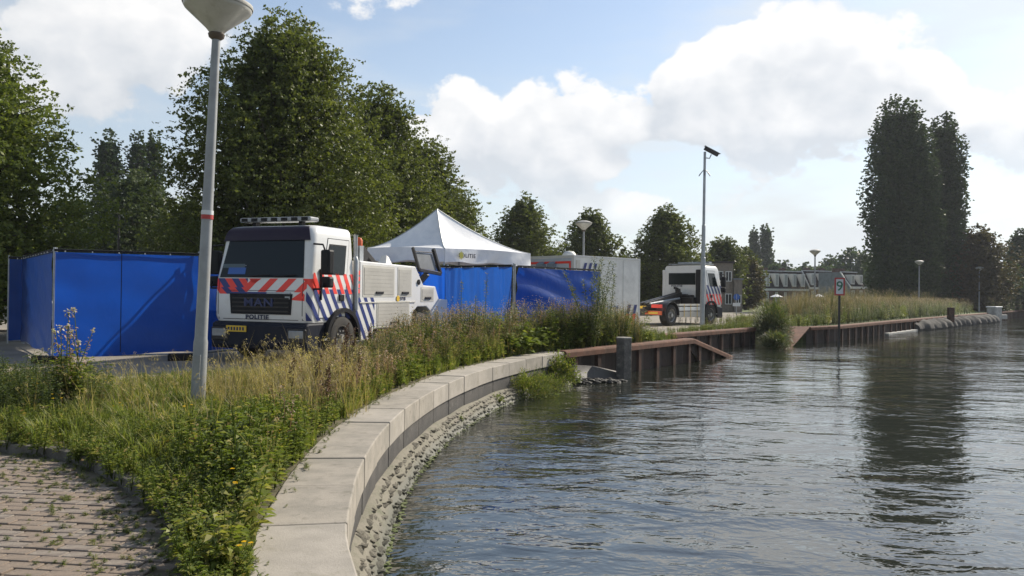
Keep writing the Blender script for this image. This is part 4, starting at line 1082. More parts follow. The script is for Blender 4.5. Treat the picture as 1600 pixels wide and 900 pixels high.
# ------------------------------------------------------------------ blue screened fence panels
def wrinkle(n, k, seed, vert, amp, L, H):
    r = np.random.default_rng(seed); X, Z = np.meshgrid(np.linspace(0, L, n), np.linspace(0, H, k), indexing='ij'); Y = np.zeros_like(X)
    for i in range(16):
        if vert: fx, fz = r.uniform(4, 34), r.uniform(0, 1.2)
        else: fx, fz = r.uniform(.5, 6), r.uniform(.5, 11)
        Y += amp / (1 + i * .25) * np.sin(fx * X + fz * Z + r.uniform(0, 6.3)) * (.4 + .6 * np.sin(.7 * X + r.uniform(0, 6)))
    return X, Y, Z
def screen(label, a, b, zt=2.27, zb=.14, seed=1, vert=False, amp=.012, m='tarp', feet=(True, True), cat='fence', group='fence panels hung with blue tarpaulin', seam=None):
    a = Vector(a); b = Vector(b); L = (b - a).length; an = math.atan2(b.y - a.y, b.x - a.x)
    T = thing('screened_fence', label, cat, (a.x, a.y, GZ), an, group)
    H = zt - GZ
    mb = MB(); mb.tube([(0, .03, .05), (0, .03, H + .05)], .022, 8); mb.tube([(L, .03, .05), (L, .03, H + .05)], .022, 8); mb.tube([(0, .03, H), (L, .03, H)], .02, 8); mb.tube([(0, .03, .12), (L, .03, .12)], .02, 8)
    mb.build('tube_frame', M['galv'], T)
    n, k = 90, 44; X, Y, Z = wrinkle(n, k, seed, vert, amp, L - .04, H - zb - .05)
    V = np.stack([X + .02, Y - .035, Z + zb + .06 * np.sin(X * 2.1 + seed) * (1 - Z / Z.max()) * .6], -1).reshape(-1, 3)
    ii, jj = np.meshgrid(np.arange(n - 1), np.arange(k - 1), indexing='ij'); q = (ii * k + jj).ravel()
    me = arr_mesh('tarpaulin', V, np.stack([q, q + k, q + k + 1, q + 1], -1)); me.polygons.foreach_set('use_smooth', [True] * len(me.polygons))
    link('tarpaulin', me, M[m], T)
    mb = MB(); mb.bar((0, -.055, H - .01), (L, -.055, H - .01), .012, .05); mb.build('hem', M['black'], T)
    if seam: MB().box(seam - .008, seam + .008, -.066, -.058, zb + .05, H - .04).build('seam', M['black'], T)
    mb = MB(); x = .2
    while x < L - .1: mb.box(x - .012, x + .012, -.075, -.06, H - .05, H - .02); x += .5
    tag(mb.build('cable_ties', M['whitetrim'], T), kind='stuff')
    return T
screen('blue screened fence panel at the far left behind the tall lamp post, facing the camera', (-9.45, 16.5), (-6.95, 17.75), seed=3, amp=.010, seam=1.25)
screen('blue screened fence panel turning back from the left corner post beside the leafy tree', (-12.95, 21.2), (-9.5, 16.6), seed=5, amp=.012, m='tarp3')
screen('narrow blue screened fence panel at the far left edge with a bare steel end post', (-13.28, 21.1), (-12.98, 21.25), seed=6)
screen('blue screened fence panel hidden along the far side of the tow truck', (-6.9, 17.9), (-5.65, 21.2), seed=7)
screen('blue screened fence panel behind the rear of the tow truck', (-5.6, 21.3), (-5.1, 25.0), seed=8)
screen('dark blue screen below the tent, seen over the low rear of the tow truck', (-4.95, 25.0), (-1.95, 23.95), seed=9, vert=True, amp=.014)
screen('bright blue curtain-like screen with vertical folds below the tent lettering', (-1.93, 23.75), (.02, 21.85), zt=2.25, seed=11, vert=True, amp=.055, m='tarp2')
screen('dark blue creased screen between the curtain-like screen and the white container', (.10, 21.85), (2.72, 24.9), zt=2.23, seed=12, amp=.026)
def foot(label, x, y, an):
    t = thing('weight_block', label, 'weight block', (x, y, GZ), an, 'concrete fence feet')
    MB().box(-.36, .36, -.12, .12, 0, .15).build('block', M['black'], t, bevel=.02)
    mb = MB()
    for q in (-.12, 0, .12): mb.lathe([(.03, .151), (.022, .155), (0, .156)], 8, c=(q, 0, 0))
    mb.build('socket', M['rubble'], t)
foot('dark block foot under the left corner post of the blue screens', -9.38, 16.3, R(-10))
foot('dark block foot at the right end of the left blue screen, by the lamp post', -7.05, 17.35, R(20))
foot('dark block foot where the two right-hand blue screens meet', .06, 21.6, R(30))

# white parked car cut by the left edge
p = at(-45, 545, GZ)
CC = thing('parked_car', 'white parked car mostly cut off by the left edge behind the blue screens', 'car', (p.x - 6.5, 27.5, GZ), R(20))
CC.location = (-19.9, 27.5, GZ)
mb = MB(); mb.prof([(0, .35), (0, .75), (.9, .88), (1.5, 1.36), (2.9, 1.42), (3.7, 1.0), (4.2, .92), (4.25, .4)], -.85, .85); mb.build('body', M['white'], CC, bevel=.07)
for sg in (-1, 1):
    mb = MB(); mb.prof([(1.05, .92), (1.55, 1.30), (2.85, 1.35), (3.45, 1.0)], *sorted((sg * .85, sg * .858))); mb.build('side_window', M['glass'], CC)
    for x in (.8, 3.4): wheel(CC, x, sg * .80, .31, .2, sgn=sg)

# ------------------------------------------------------------------ houses
def window(T, x0, x1, z0, z1, y=0, fr=.07, mull=1, face=-1):
    f = MB(); y0, y1 = sorted((y, y + face * .06)); f.box(x0, x0 + fr, y0, y1, z0, z1).box(x1 - fr, x1, y0, y1, z0, z1).box(x0 + fr, x1 - fr, y0, y1, z0, z0 + fr).box(x0 + fr, x1 - fr, y0, y1, z1 - fr, z1)
    for k in range(mull):
        xm = x0 + (x1 - x0) * (k + 1) / (mull + 1); f.box(xm - fr / 2, xm + fr / 2, y0, y1, z0 + fr, z1 - fr)
    w_ = f.build('window', M['whitetrim'], T)
    y0, y1 = sorted((y + face * .01, y + face * .03)); MB().box(x0 + fr, x1 - fr, y0, y1, z0 + fr, z1 - fr).build('pane', M['glass'], w_)
def terrace(label, pxl, pxr, Yl, Yr, ytop, yeave, nd, roofw):
    Hl = 457 + (pxl - 800) * .0122; sl_ = F / Yl
    a = Vector(((pxl - 800) / sl_, Yl)); b = Vector(((pxr - 800) / (F / Yr), Yr)); L = (b - a).length; an = math.atan2(b.y - a.y, b.x - a.x)
    T = thing('terraced_house', label, 'house', (a.x, a.y, GZ), an, 'terraced houses beyond the reeds')
    zt = CAMZ + (Hl - ytop) / sl_ - GZ; ze = CAMZ + (Hl - yeave) / sl_ - GZ; D = 5
    MB().box(0, L, 0, D, 0, ze).build('wall', M['brownbrick'], T)
    mb = MB(); mb.add([(-.02, -.1, 0), (-.02, D, 0), (-.02, D, zt), (-.02, 1.5, zt), (-.02, -.1, ze), (.10, -.1, 0), (.10, D, 0), (.10, D, zt), (.10, 1.5, zt), (.10, -.1, ze)],
              [(0, 1, 2, 3, 4), (9, 8, 7, 6, 5), (0, 5, 6, 1), (1, 6, 7, 2), (2, 7, 8, 3), (3, 8, 9, 4), (4, 9, 5, 0)]); mb.build('gable_wall', M['greyrender'], T)
    mb = MB(); mb.prof([(0, 0)], 0, 0) if 0 else None
    n = 1; mb.add([(.1, .0, ze + .02), (L, .0, ze + .02), (L, 1.5, zt), (.1, 1.5, zt), (.1, D, zt), (L, D, zt), (L, D, ze + .02), (.1, D, ze + .02)], [(0, 1, 2, 3), (3, 2, 5, 4), (4, 5, 6, 7), (0, 7, 6, 1), (1, 6, 5, 2), (0, 3, 4, 7)])
    rf = mb.build('mansard_roof', M['rooftile'], T)
    MB().box(-.05, L + .05, -.25, -.11, ze - .28, ze + .04).build('eaves_board', M['whitetrim'], T)
    mb = MB(); mb.bar((-.06, -.22, ze), (-.06, 1.42, zt + .05), .12, .14); mb.build('verge_board', M['whitetrim'], T)
    MB().box(-.05, L, 1.25, 1.49, zt - .02, zt + .12).build('roof_edge', M['galv'], T)
    step = L / nd
    for k in range(nd):
        x0 = k * step + step * .32; x1 = x0 + step * .42
        dm = MB().box(x0, x1, .1, 1.4, ze + .35, zt - .35).build('dormer', M['whitetrim'], rf)
        T_ = T
        window(T, x0 + .12, x1 - .12, ze + .45, zt - .45, .1, .09)
        window(T, k * step + .5, k * step + step - .7, .7, ze - .5, 0, .08, 2)
    for k in range(2):
        x = L * (.3 + .4 * k); MB().box(x, x + .8, 3, 3.6, zt, zt + .6).build('chimney', M['brownbrick'], T)
    return T
terrace('left terraced house row with a grey gable wall and white framed dormers', 1193, 1262, 118, 121, 423, 451, 5, 1)
terrace('middle terraced house row with dark roof, partly hidden by the reeds', 1263.5, 1322, 121.2, 124, 423, 449, 4, 1)
terrace('right terraced house row with pale dormers next to the tall poplars', 1327, 1352, 112, 114, 425, 448, 2, 1)
def brickhouse():
    T = thing('brick_building', 'plain beige brick building with a flat roof behind the far truck', 'building', (0, 0, GZ), 0)
    Y = 74; k = Y / F; H_ = 461
    T.location = ((1113 - 800) * k, Y, GZ); T.rotation_euler = (0, 0, R(4))
    ht = CAMZ + (H_ - 411) * k - GZ; h2_ = CAMZ + (H_ - 437) * k - GZ; w1 = (1146 - 1113) * k; w2 = (1159 - 1146) * k
    MB().box(0, w1, 0, 8, 0, ht).build('wall', M['beigebrick'], T)
    MB().box(w1 + .002, w1 + w2, -.3, 6, 0, h2_).build('wall', M['beigebrick'], T)
    MB().box(-.1, w1 + .1, -.12, 8.1, ht, ht + .18).build('roof_edge', M['rooftile'], T)
    MB().box(w1 - .05, w1 + w2 + .1, -.42, 6.1, h2_, h2_ + .15).build('roof_edge', M['greyrender'], T)
    window(T, w1 - .75, w1 - .15, ht - 1.7, ht - .75); window(T, .2, 1.0, ht - 1.7, ht - .75)
    window(T, w1 - .75, w1 - .12, .7, 1.7); window(T, w1 + .15, w1 + w2 - .1, .8, 1.6, -.3)
    MB().box(w1 - .9, w1 + .3, 2.5, 6, ht + .18, ht + .3).build('roof_plate', M['rooftile'], T)
brickhouse()
# white parasols in the gardens
for (x, y, lab) in ((1213, 466, 'small white parasol in front of the left terraced houses'), (1279, 466, 'small white parasol glimpsed over the reeds before the middle houses')):
    p = at(x, y, Y=104); t = thing('parasol', lab, 'parasol', (p.x, p.y, GZ)); h = p.z - GZ + .2
    mb = MB(); mb.lathe([(0, h + .35), (.55, h + .12), (.85, h - .02), (.83, h - .07)], 10); mb.build('canopy', M['tent'], t); MB().tube([(0, 0, 0), (0, 0, h + .3)], .04, 6).build('pole', M['galv'], t)

# ------------------------------------------------------------------ trees
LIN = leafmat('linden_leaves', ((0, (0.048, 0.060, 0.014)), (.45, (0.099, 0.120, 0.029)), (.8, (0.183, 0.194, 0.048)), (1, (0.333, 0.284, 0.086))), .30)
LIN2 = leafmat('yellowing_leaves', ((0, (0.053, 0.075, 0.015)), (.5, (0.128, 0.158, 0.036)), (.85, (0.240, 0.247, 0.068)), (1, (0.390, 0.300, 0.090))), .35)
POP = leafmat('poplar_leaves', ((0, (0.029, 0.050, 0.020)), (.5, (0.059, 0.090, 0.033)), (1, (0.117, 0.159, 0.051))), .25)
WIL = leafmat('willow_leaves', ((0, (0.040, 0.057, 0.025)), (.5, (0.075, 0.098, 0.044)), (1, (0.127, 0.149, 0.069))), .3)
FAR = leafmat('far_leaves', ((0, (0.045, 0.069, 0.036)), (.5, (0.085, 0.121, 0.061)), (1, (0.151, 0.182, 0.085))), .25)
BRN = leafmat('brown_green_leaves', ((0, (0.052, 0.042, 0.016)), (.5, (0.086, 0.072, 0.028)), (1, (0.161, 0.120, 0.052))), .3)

def leaves(C, size, seed, aspect=.62, flat=.5, tone=None):
    """one rhombic leaf per centre"""
    r = np.random.default_rng(seed); n = len(C)
    nrm = r.normal(size=(n, 3)); nrm[:, 2] = np.abs(nrm[:, 2]) * (1 + flat); nrm /= np.linalg.norm(nrm, axis=1)[:, None]
    t = r.normal(size=(n, 3)); t -= nrm * (t * nrm).sum(1)[:, None]; t /= np.linalg.norm(t, axis=1)[:, None] + 1e-9
    b = np.cross(nrm, t); s = (size * r.uniform(.6, 1.3, n))[:, None] * .5
    V = np.stack([C + t * s, C + b * s * aspect - t * s * .1, C - t * s, C - b * s * aspect - t * s * .1], 1).reshape(-1, 3)
    tn = r.beta(2.2, 2.6, n) if tone is None else tone
    return V, np.arange(4 * n).reshape(-1, 4), np.repeat(tn, 4)

def crown_pts(seed, H, z0, prof, Rr, nb, nl, rise=.6, lumps=.22, reach=.42, spread=.105, bmin=.66):
    """leaf centres along branchlets that run from the stem to an uneven outline"""
    r = np.random.default_rng(seed)
    f = r.beta(1.15, 1.25, nb * 2); rr = np.interp(f, prof[0], prof[1]); keep = r.uniform(0, 1, nb * 2) < (rr / max(prof[1])) * .85 + .15; f = f[keep][:nb]; rr = rr[keep][:nb]; n = len(f)
    az = r.uniform(0, 2 * PI, n)
    lump = np.zeros(n)
    for k in range(7): lump += np.sin(az * r.integers(1, 7) + f * r.uniform(4, 26) + r.uniform(0, 6.3)) / 7 ** .5
    kp_ = (lump > -.55) | (r.uniform(0, 1, n) < .35); f, rr, az, lump = f[kp_], rr[kp_], az[kp_], lump[kp_]; n = len(f)
    R_ = Rr * rr * (1 + lumps * lump * .6) * (bmin + (1.12 - bmin) * r.beta(2.5, 1.2, n))
    # some of the tips reach out past the outline
    tip = r.uniform(0, 1, n) < .10; R_[tip] *= r.uniform(1.04, 1.18, tip.sum())
    z = z0 + f * (H - z0)
    P1 = np.stack([R_ * np.cos(az), R_ * np.sin(az), z], 1)
    P0 = np.stack([R_ * .1 * np.cos(az), R_ * .1 * np.sin(az), z - rise * R_ - .1], 1)
    P0[:, 2] = np.maximum(P0[:, 2], z0 * .8)
    t = 1 - np.abs(r.normal(0, reach, (n, nl))); t = np.clip(np.where(t < .15, r.uniform(.3, 1, t.shape), t), .1, 1.02)
    bend = (t * (1 - t)) * .35
    C = P0[:, None] + (P1 - P0)[:, None] * t[..., None]; C[..., 2] += bend * R_[:, None] * .5
    sg = spread * (1.15 - t * .75) * (Rr ** .5)
    nc = max(4, nl // 7); ci = r.integers(0, nc, (n, nl)); tc_ = np.clip(1 - np.abs(r.normal(0, reach, (n, nc))), .12, 1.02); Cc = P0[:, None] + (P1 - P0)[:, None] * tc_[..., None]; Cc[..., 2] += (tc_ * (1 - tc_)) * .18 * R_[:, None]
    sc3 = spread * (1.25 - tc_ * .75) * (Rr ** .5); Cc = Cc + r.normal(size=Cc.shape) * sc3[..., None] * 1.25 * [1, 1, .8]
    C = np.take_along_axis(Cc, ci[..., None], 1) + r.normal(size=C.shape) * (sg * .42)[..., None] * [1.2, 1.2, .6]
    ctn = np.take_along_axis(r.beta(2, 2.4, (n, nc)), ci, 1)
    tn = np.clip(r.beta(2.2, 2.6, n)[:, None] * .35 + ctn * .3 + r.beta(2, 2.4, (n, nl)) * .35, 0, 1)
    return C.reshape(-1, 3), tn.ravel(), P0, P1

def build_tree(name, label, x, y, H, Rr, prof, z0, m, nb, nl, size, seed, rise=.6, trunk_r=.16, group=None, cat='tree', z=GZ, squash=1, **kw):
    T = thing(name, label, cat, (x, y, z), 0, group)
    big_ = nb * nl > 14000; nb = int(nb * (1.45 if big_ else 1.25)); nl = int(nl * (1.25 if big_ else 1)); size *= .78 if big_ else .88
    C, tn, P0, P1 = crown_pts(seed, H, z0, prof, Rr, nb, nl, rise, **kw)
    C[:, 1] *= squash
    V, Qd, tone = leaves(C, size, seed + 1, tone=tn)
    # larger inner leaves fill the core, darker tones paint in the crown's shade
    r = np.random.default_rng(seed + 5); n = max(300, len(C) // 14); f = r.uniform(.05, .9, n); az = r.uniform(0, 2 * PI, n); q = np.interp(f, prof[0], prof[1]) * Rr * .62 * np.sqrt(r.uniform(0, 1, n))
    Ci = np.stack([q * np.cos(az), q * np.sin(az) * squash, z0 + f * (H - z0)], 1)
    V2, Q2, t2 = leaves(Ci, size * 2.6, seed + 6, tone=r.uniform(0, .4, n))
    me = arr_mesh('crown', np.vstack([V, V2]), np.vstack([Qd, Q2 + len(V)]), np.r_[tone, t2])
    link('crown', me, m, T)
    mb = MB(); mb.tube([(0, 0, -.1), (.02, .01, H * .3), (-.04, .03, H * .6), (0, 0, H * .9)], [trunk_r * 1.25, trunk_r, trunk_r * .6, .03], 10)
    idx = r.choice(len(P0), min(40, len(P0)), replace=False)
    for i in idx:
        a = P0[i]; b = P1[i]; mb.tube([(a[0] * .2, a[1] * .2, max(a[2] - .2, .5)), tuple((a + b) / 2 + np.array([0, 0, .1])), tuple(a + (b - a) * .92)], [trunk_r * .3, trunk_r * .16, .012], 5, cap=False)
    mb.build('trunk', M['bark'], T, smooth=True)
    return T
OV = ((0, .08, .25, .45, .65, .82, .93, 1), (.55, .85, 1.0, .98, .80, .52, .27, .05))
BRO = ((0, .08, .22, .40, .60, .78, .90, .97, 1), (.70, .95, 1.0, .96, .86, .66, .44, .24, .08))
CON = ((0, .08, .22, .45, .65, .82, .93, 1), (.70, .95, 1.0, .84, .60, .36, .18, .04))
ROU = ((0, .1, .3, .55, .78, .92, 1), (.6, .85, 1.0, .98, .75, .42, .08))
COLM = ((0, .06, .2, .45, .7, .86, .95, 1), (.6, .85, .97, 1.0, .94, .80, .60, .32))
HOR = lambda x: 457 + (x - 800) * .0122
def pt(px, ptop, Y):
    k = Y / F; return (px - 800) * k, Y, CAMZ + (HOR(px) - ptop) * k - GZ, k
GT = 'round street trees in a row'
def T(name, label, px, ptop, Y, wpx, prof, m, nb, nl, size, seed, z0=1.6, **kw):
    x, y, H, k = pt(px, ptop, Y); return build_tree(name, label, x, y, H, wpx * k, prof, z0, m, nb, nl, size, seed, **kw)
# row of lindens
T('linden_tree', 'largest dark green tree, towering behind the tow truck and the lamp post', 440, 20, 28.5, 172, BRO, LIN, 2500, 36, .15, 11, z0=1.2, lumps=.20, group=GT)
T('linden_tree', 'second tree of the row, just right of and behind the largest one', 590, 132, 36, 112, BRO, LIN, 1500, 32, .165, 12, z0=1.2, lumps=.28, group=GT)
T('linden_tree', 'third tree of the row, directly behind the peak of the white tent', 662, 215, 45, 84, BRO, LIN, 1300, 30, .18, 13, z0=1.2, lumps=.28, group=GT)
T('linden_tree', 'small tree sloping down beside the right of the tent roof', 712, 295, 58, 52, BRO, LIN, 900, 28, .2, 14, z0=1.2, group=GT)
T('linden_tree', 'round dark tree standing free to the right of the tent peak', 817, 303, 62, 66, OV, LIN, 1100, 30, .2, 15, z0=.8, lumps=.18, group=GT)
T('linden_tree', 'round dark tree directly behind the lamp over the white container', 922, 323, 68, 56, OV, LIN, 1000, 30, .22, 16, z0=.8, lumps=.2, group=GT)
T('linden_tree', 'pointed round tree behind the cab of the far truck', 1041, 318, 66, 62, OV, LIN, 1100, 28, .21, 17, z0=.8, lumps=.2, group=GT)
T('linden_tree', 'leafy yellowish green tree at the left edge of the photo', -55, 20, 23.5, 178, OV, LIN2, 1500, 34, .15, 21, z0=.6, lumps=.34, rise=.25)
T('willow_tree', 'dull grey green round tree behind the left blue screens, below two poplars', 212, 263, 50, 92, ROU, WIL, 1000, 30, .20, 22, z0=.3, group=None)
T('dark_tree', 'dark tree filling the gap between the leafy left tree and the grey green one', 105, 300, 56, 70, ROU, FAR, 700, 26, .24, 23, z0=.2)
T('dark_tree', 'dark tree low behind the left lamp post, beneath the largest tree', 305, 305, 44, 80, ROU, LIN, 800, 28, .22, 24, z0=.2)
T('dark_tree', 'dark low tree behind the rear of the tow truck and the tent', 600, 330, 52, 90, ROU, LIN, 700, 26, .24, 25, z0=.2)
# background shrub masses behind the fence
for i, (px, top, Y, w_, lab) in enumerate(((20, 330, 48, 90, 'dark bush at the far left edge behind the blue screens'), (380, 330, 42, 90, 'dark bush behind the cab of the tow truck'), (480, 345, 46, 90, 'dark bush behind the light bar of the tow truck'),
        (760, 385, 72, 60, 'low dark bush behind the right slope of the tent'), (870, 385, 76, 60, 'low dark bush between the two free-standing round trees'), (985, 395, 72, 50, 'low dark bush behind the right end of the white container'))):
    T('bush', lab, px, top, Y, w_, ROU, LIN, 500, 22, .26, 30 + i, z0=.0, cat='bush', trunk_r=.08)
T('poplar_tree', 'slim poplar rising behind the grey green tree, left one of the distant pair', 166, 198, 90, 27, COLM, POP, 600, 30, .36, 41, z0=1, rise=2.2, group='distant slim poplars')
T('poplar_tree', 'slim poplar rising behind the grey green tree, middle one', 213, 200, 92, 20, COLM, POP, 500, 28, .36, 42, z0=1, rise=2.4, group='distant slim poplars')
T('poplar_tree', 'slim poplar next to the largest tree, right one of the distant group', 238, 199, 94, 21, COLM, POP, 500, 28, .36, 43, z0=1, rise=2.4, group='distant slim poplars')
# tall poplars at the right
T('poplar_tree', 'tallest dark poplar by the water on the right, left one of three', 1401, 148, 93, 46, COLM, POP, 2400, 34, .34, 44, z0=.4, rise=1.6, lumps=.16, group='tall dark poplars')
T('poplar_tree', 'tall dark poplar crowding the right flank of the tallest one', 1432, 192, 91, 33, COLM, POP, 1700, 32, .34, 45, z0=.4, rise=1.8, lumps=.16, group='tall dark poplars')
T('poplar_tree', 'tall dark poplar standing a little apart, right one of three', 1475, 174, 97, 31, COLM, POP, 1600, 32, .34, 46, z0=.4, rise=1.8, lumps=.26, group='tall dark poplars')
T('poplar_tree', 'slender grey poplar far beyond the houses, left one of two', 1177, 352, 185, 9, COLM, FAR, 260, 26, .62, 47, z0=1, rise=2.4, group='far slender poplars')
T('poplar_tree', 'slender grey poplar far beyond the houses, taller right one of two', 1196, 348, 185, 13, COLM, FAR, 340, 26, .62, 48, z0=1, rise=2.4, group='far slender poplars')
T('broad_tree', 'bushy green tree between the far truck and the terraced houses', 1128, 368, 82, 40, ROU, LIN, 700, 26, .26, 51, z0=.3, lumps=.3)
T('broad_tree', 'lighter green tree with brownish tips in front of the grey gable', 1168, 400, 88, 26, ROU, BRN, 420, 24, .28, 52, z0=.2)
T('broad_tree', 'green bushy tree leaning over the beige brick building', 1160, 385, 96, 36, ROU, LIN, 500, 24, .3, 60, z0=.2)
T('brown_tree', 'brownish tree with an open top right of the tall poplars', 1528, 352, 96, 50, ROU, BRN, 850, 24, .34, 53, z0=.3, lumps=.4)
T('broad_tree', 'dark feathery tree at the right edge of the photo', 1592, 356, 112, 32, OV, POP, 600, 26, .36, 54, z0=.3, rise=1.2)
for i, (px, top, Y, w_) in enumerate(((1500, 400, 100, 40), (1556, 404, 104, 46), (1612, 396, 108, 44), (1462, 415, 98, 36), (1650, 380, 112, 50))):
    T('bush', ('dark undergrowth tree at the foot of the right-hand poplar', 'dark low tree behind the lamp right of the poplars', 'dark low tree at the right edge, behind the last lamp', 'dark bush between the trunks of the tall poplars', 'dark tree just outside the right edge of the photo')[i], px, top, Y, w_, ROU, POP if i % 2 else BRN, 520, 22, .38, 70 + i, z0=0, cat='bush', trunk_r=.1)
far = [(1222, 405, 170, 34), (1258, 410, 190, 30), (1296, 398, 180, 34), (1330, 385, 165, 40), (1352, 392, 160, 30), (1240, 418, 160, 26), (1284, 412, 165, 30), (1100, 400, 150, 44), (1010, 400, 150, 40), (1380, 400, 150, 50), (1480, 420, 150, 40), (1690, 400, 150, 60), (1210, 412, 150, 22),
       (940, 410, 150, 40), (850, 405, 150, 44), (760, 400, 150, 50), (-120, 380, 120, 60), (60, 360, 110, 60), (320, 370, 110, 60), (1780, 395, 190, 60)]
where = ['above the left end of the left terraced houses', 'above the middle of the left terraced houses', 'behind the stem of the lamp by the houses', 'domed above the right terraced houses', 'touching the left flank of the tall poplars', 'low behind the left terraced roof', 'low behind the gap between the house rows',
         'behind the far truck cab', 'behind the pole side of the far truck', 'behind the tall poplars on the right', 'behind the right-hand tall poplar', 'beyond the right edge of the photo', 'behind the slender far poplars',
         'between the second and third round trees', 'between the first and second round trees', 'right behind the tent', 'beyond the left edge of the photo', 'behind the leafy left tree', 'behind the largest tree', 'far beyond the right edge of the photo']
for i, ((px, top, Y, w_), wh) in enumerate(zip(far, where)):
    T('distant_tree', 'hazy distant tree ' + wh, px, top, Y, w_, ROU, FAR, 240, 20, .62, 90 + i, z0=.0, group='distant trees on the skyline', trunk_r=.2)

# ------------------------------------------------------------------ plants
def emerge(parts):
    V = []; Qd = []; t = []; k = 0
    for v, q, tt in parts:
        V.append(v); Qd.append(np.asarray(q) + k); t.append(tt); k += len(v)
    return np.vstack(V), np.vstack(Qd), np.concatenate(t)
def strip(pts, w, tone):           # a flat ribbon through points, width list w
    pts = np.array(pts, float); n = len(pts); d = np.gradient(pts, axis=0); side = np.cross(d, [0, 0, 1.0]) + 1e-6; side /= np.linalg.norm(side, axis=1)[:, None]
    V = np.empty((2 * n, 3)); V[0::2] = pts - side * np.array(w)[:, None] / 2; V[1::2] = pts + side * np.array(w)[:, None] / 2
    return V, [(2 * i, 2 * i + 1, 2 * i + 3, 2 * i + 2) for i in range(n - 1)], np.full(2 * n, tone)
def stemr(a, b, w, tone):
    a = np.array(a, float); b = np.array(b, float)
    V = np.array([a + [w, 0, 0], a - [w, 0, 0], b - [w * .6, 0, 0], b + [w * .6, 0, 0], a + [0, w, 0], a - [0, w, 0], b - [0, w * .6, 0], b + [0, w * .6, 0]]); return V, [(0, 1, 2, 3), (4, 5, 6, 7)], np.full(8, tone)
def leaf_at(C, D, size, tones, r, aspect=.45):
    """leaves starting at C pointing along D, drooping, each of two quads"""
    n = len(C); D = D / (np.linalg.norm(D, axis=1)[:, None] + 1e-9); up = np.array([0, 0, 1.0]); side = np.cross(D, up) + r.normal(0, .25, (n, 3)); side /= np.linalg.norm(side, axis=1)[:, None]
    s = np.asarray(size)[:, None] if np.ndim(size) else np.full((n, 1), size)
    M1 = C + D * s * .5; T1_ = C + D * s - up * s * .28
    V = np.stack([C, M1 - side * s * aspect / 2 + up * s * .04, T1_, M1 + side * s * aspect / 2 + up * s * .04], 1).reshape(-1, 3)
    return V, np.arange(4 * n).reshape(-1, 4), np.repeat(tones, 4)
def weed(seed, h=1.0, nl=70, ls=.09, nst=3, tone=(.3, .7), top=0, toptone=.95, aspect=.45, spread=.16):
    """branched leafy herb"""
    r = np.random.default_rng(seed); P = []
    for s_ in range(nst):
        az = r.uniform(0, 6.3); ln = spread * r.uniform(.3, 1.3) * h; hh = h * r.uniform(.65, 1.05)
        tip = np.array([ln * math.cos(az), ln * math.sin(az), hh]); P.append(stemr((0, 0, 0), tip, .005, .15))
        n = nl // nst; f = r.uniform(.12, 1.0, n) ** .8; C = tip * f[:, None]; a = r.uniform(0, 6.3, n)
        D = np.stack([np.cos(a), np.sin(a), r.uniform(.0, .7, n)], 1)
        out = (.08 + .10 * (1 - f)) * h * r.uniform(0, 1, n); C = C + D * out[:, None] * [1, 1, .6]
        P.append(leaf_at(C, D, ls * (1.15 - .5 * f) * r.uniform(.7, 1.3, n), r.uniform(*tone, n), r, aspect))
        if top:
            n = top // nst; C = tip + r.normal(0, 1, (n, 3)) * [.05, .05, .07] * h; P.append(leaf_at(C, r.normal(size=(n, 3)), .028, np.full(n, toptone) + r.uniform(-.04, .04, n), r, .8))
    return emerge(P)
def dock(seed, h=.9, n=110):
    r = np.random.default_rng(seed); P = [stemr((0, 0, 0), (.05 * h, 0, h), .006, .5)]
    for b in range(6):
        z0 = h * (.35 + .1 * b); az = r.uniform(0, 6.3); l_ = .26 * h * (1 - b * .1); a = np.array([0, 0, z0]); e = a + np.array([l_ * .35 * math.cos(az), l_ * .35 * math.sin(az), l_])
        if b == 5: e = np.array([.05 * h, 0, h * 1.02])
        k = n // 6; f = r.uniform(.1, 1, k); C = a + (e - a) * f[:, None] + r.normal(0, .011, (k, 3)); P.append(leaf_at(C, r.normal(size=(k, 3)), .026 * r.uniform(.7, 1.4, k), r.uniform(.2, 1, k), r, .8)); P.append(stemr(a, e, .003, .5))
    return emerge(P)
def tuft(seed, h=.5, n=22, w=.008, tone=(.3, .8), lean=.35, seedhead=False):
    r = np.random.default_rng(seed); P = []
    for i in range(n):
        az = r.uniform(0, 6.3); b = r.uniform(0, .06); l_ = lean * h * r.uniform(.2, 1.2); hh = h * r.uniform(.5, 1.1); c, s_ = math.cos(az), math.sin(az); t = r.uniform(*tone)
        P.append(strip([(b * c, b * s_, 0), (b * c + l_ * .25 * c, b * s_ + l_ * .25 * s_, hh * .55), (b * c + l_ * c, b * s_ + l_ * s_, hh * (.95 if seedhead else .85))], [w, w * .8, w * .15], t))
        if seedhead and i % 3 == 0:
            k = 14; f = r.uniform(.72, 1.05, k); tip = np.array([b * c + l_ * c, b * s_ + l_ * s_, hh * .95]); C = np.stack([tip[0] * f, tip[1] * f, tip[2] * (.78 + .24 * f)], 1) + r.normal(0, .012 * h, (k, 3))
            P.append(leaf_at(C, r.normal(size=(k, 3)) + [0, 0, 1], .035 * h ** .5, r.uniform(.7, 1, k), r, .3))
    return emerge(P)
def flower(seed, h=.4, n=5):
    r = np.random.default_rng(seed); P = []
    for i in range(n):
        c = np.array([r.normal(0, .06), r.normal(0, .06), h * r.uniform(.8, 1.1)]); a = np.arange(7) * .9; D = np.stack([np.cos(a), np.sin(a), np.full(7, .35)], 1)
        P.append(leaf_at(np.repeat(c[None], 7, 0), D, .015, r.uniform(.4, 1, 7), r, .7))
    return emerge(P)
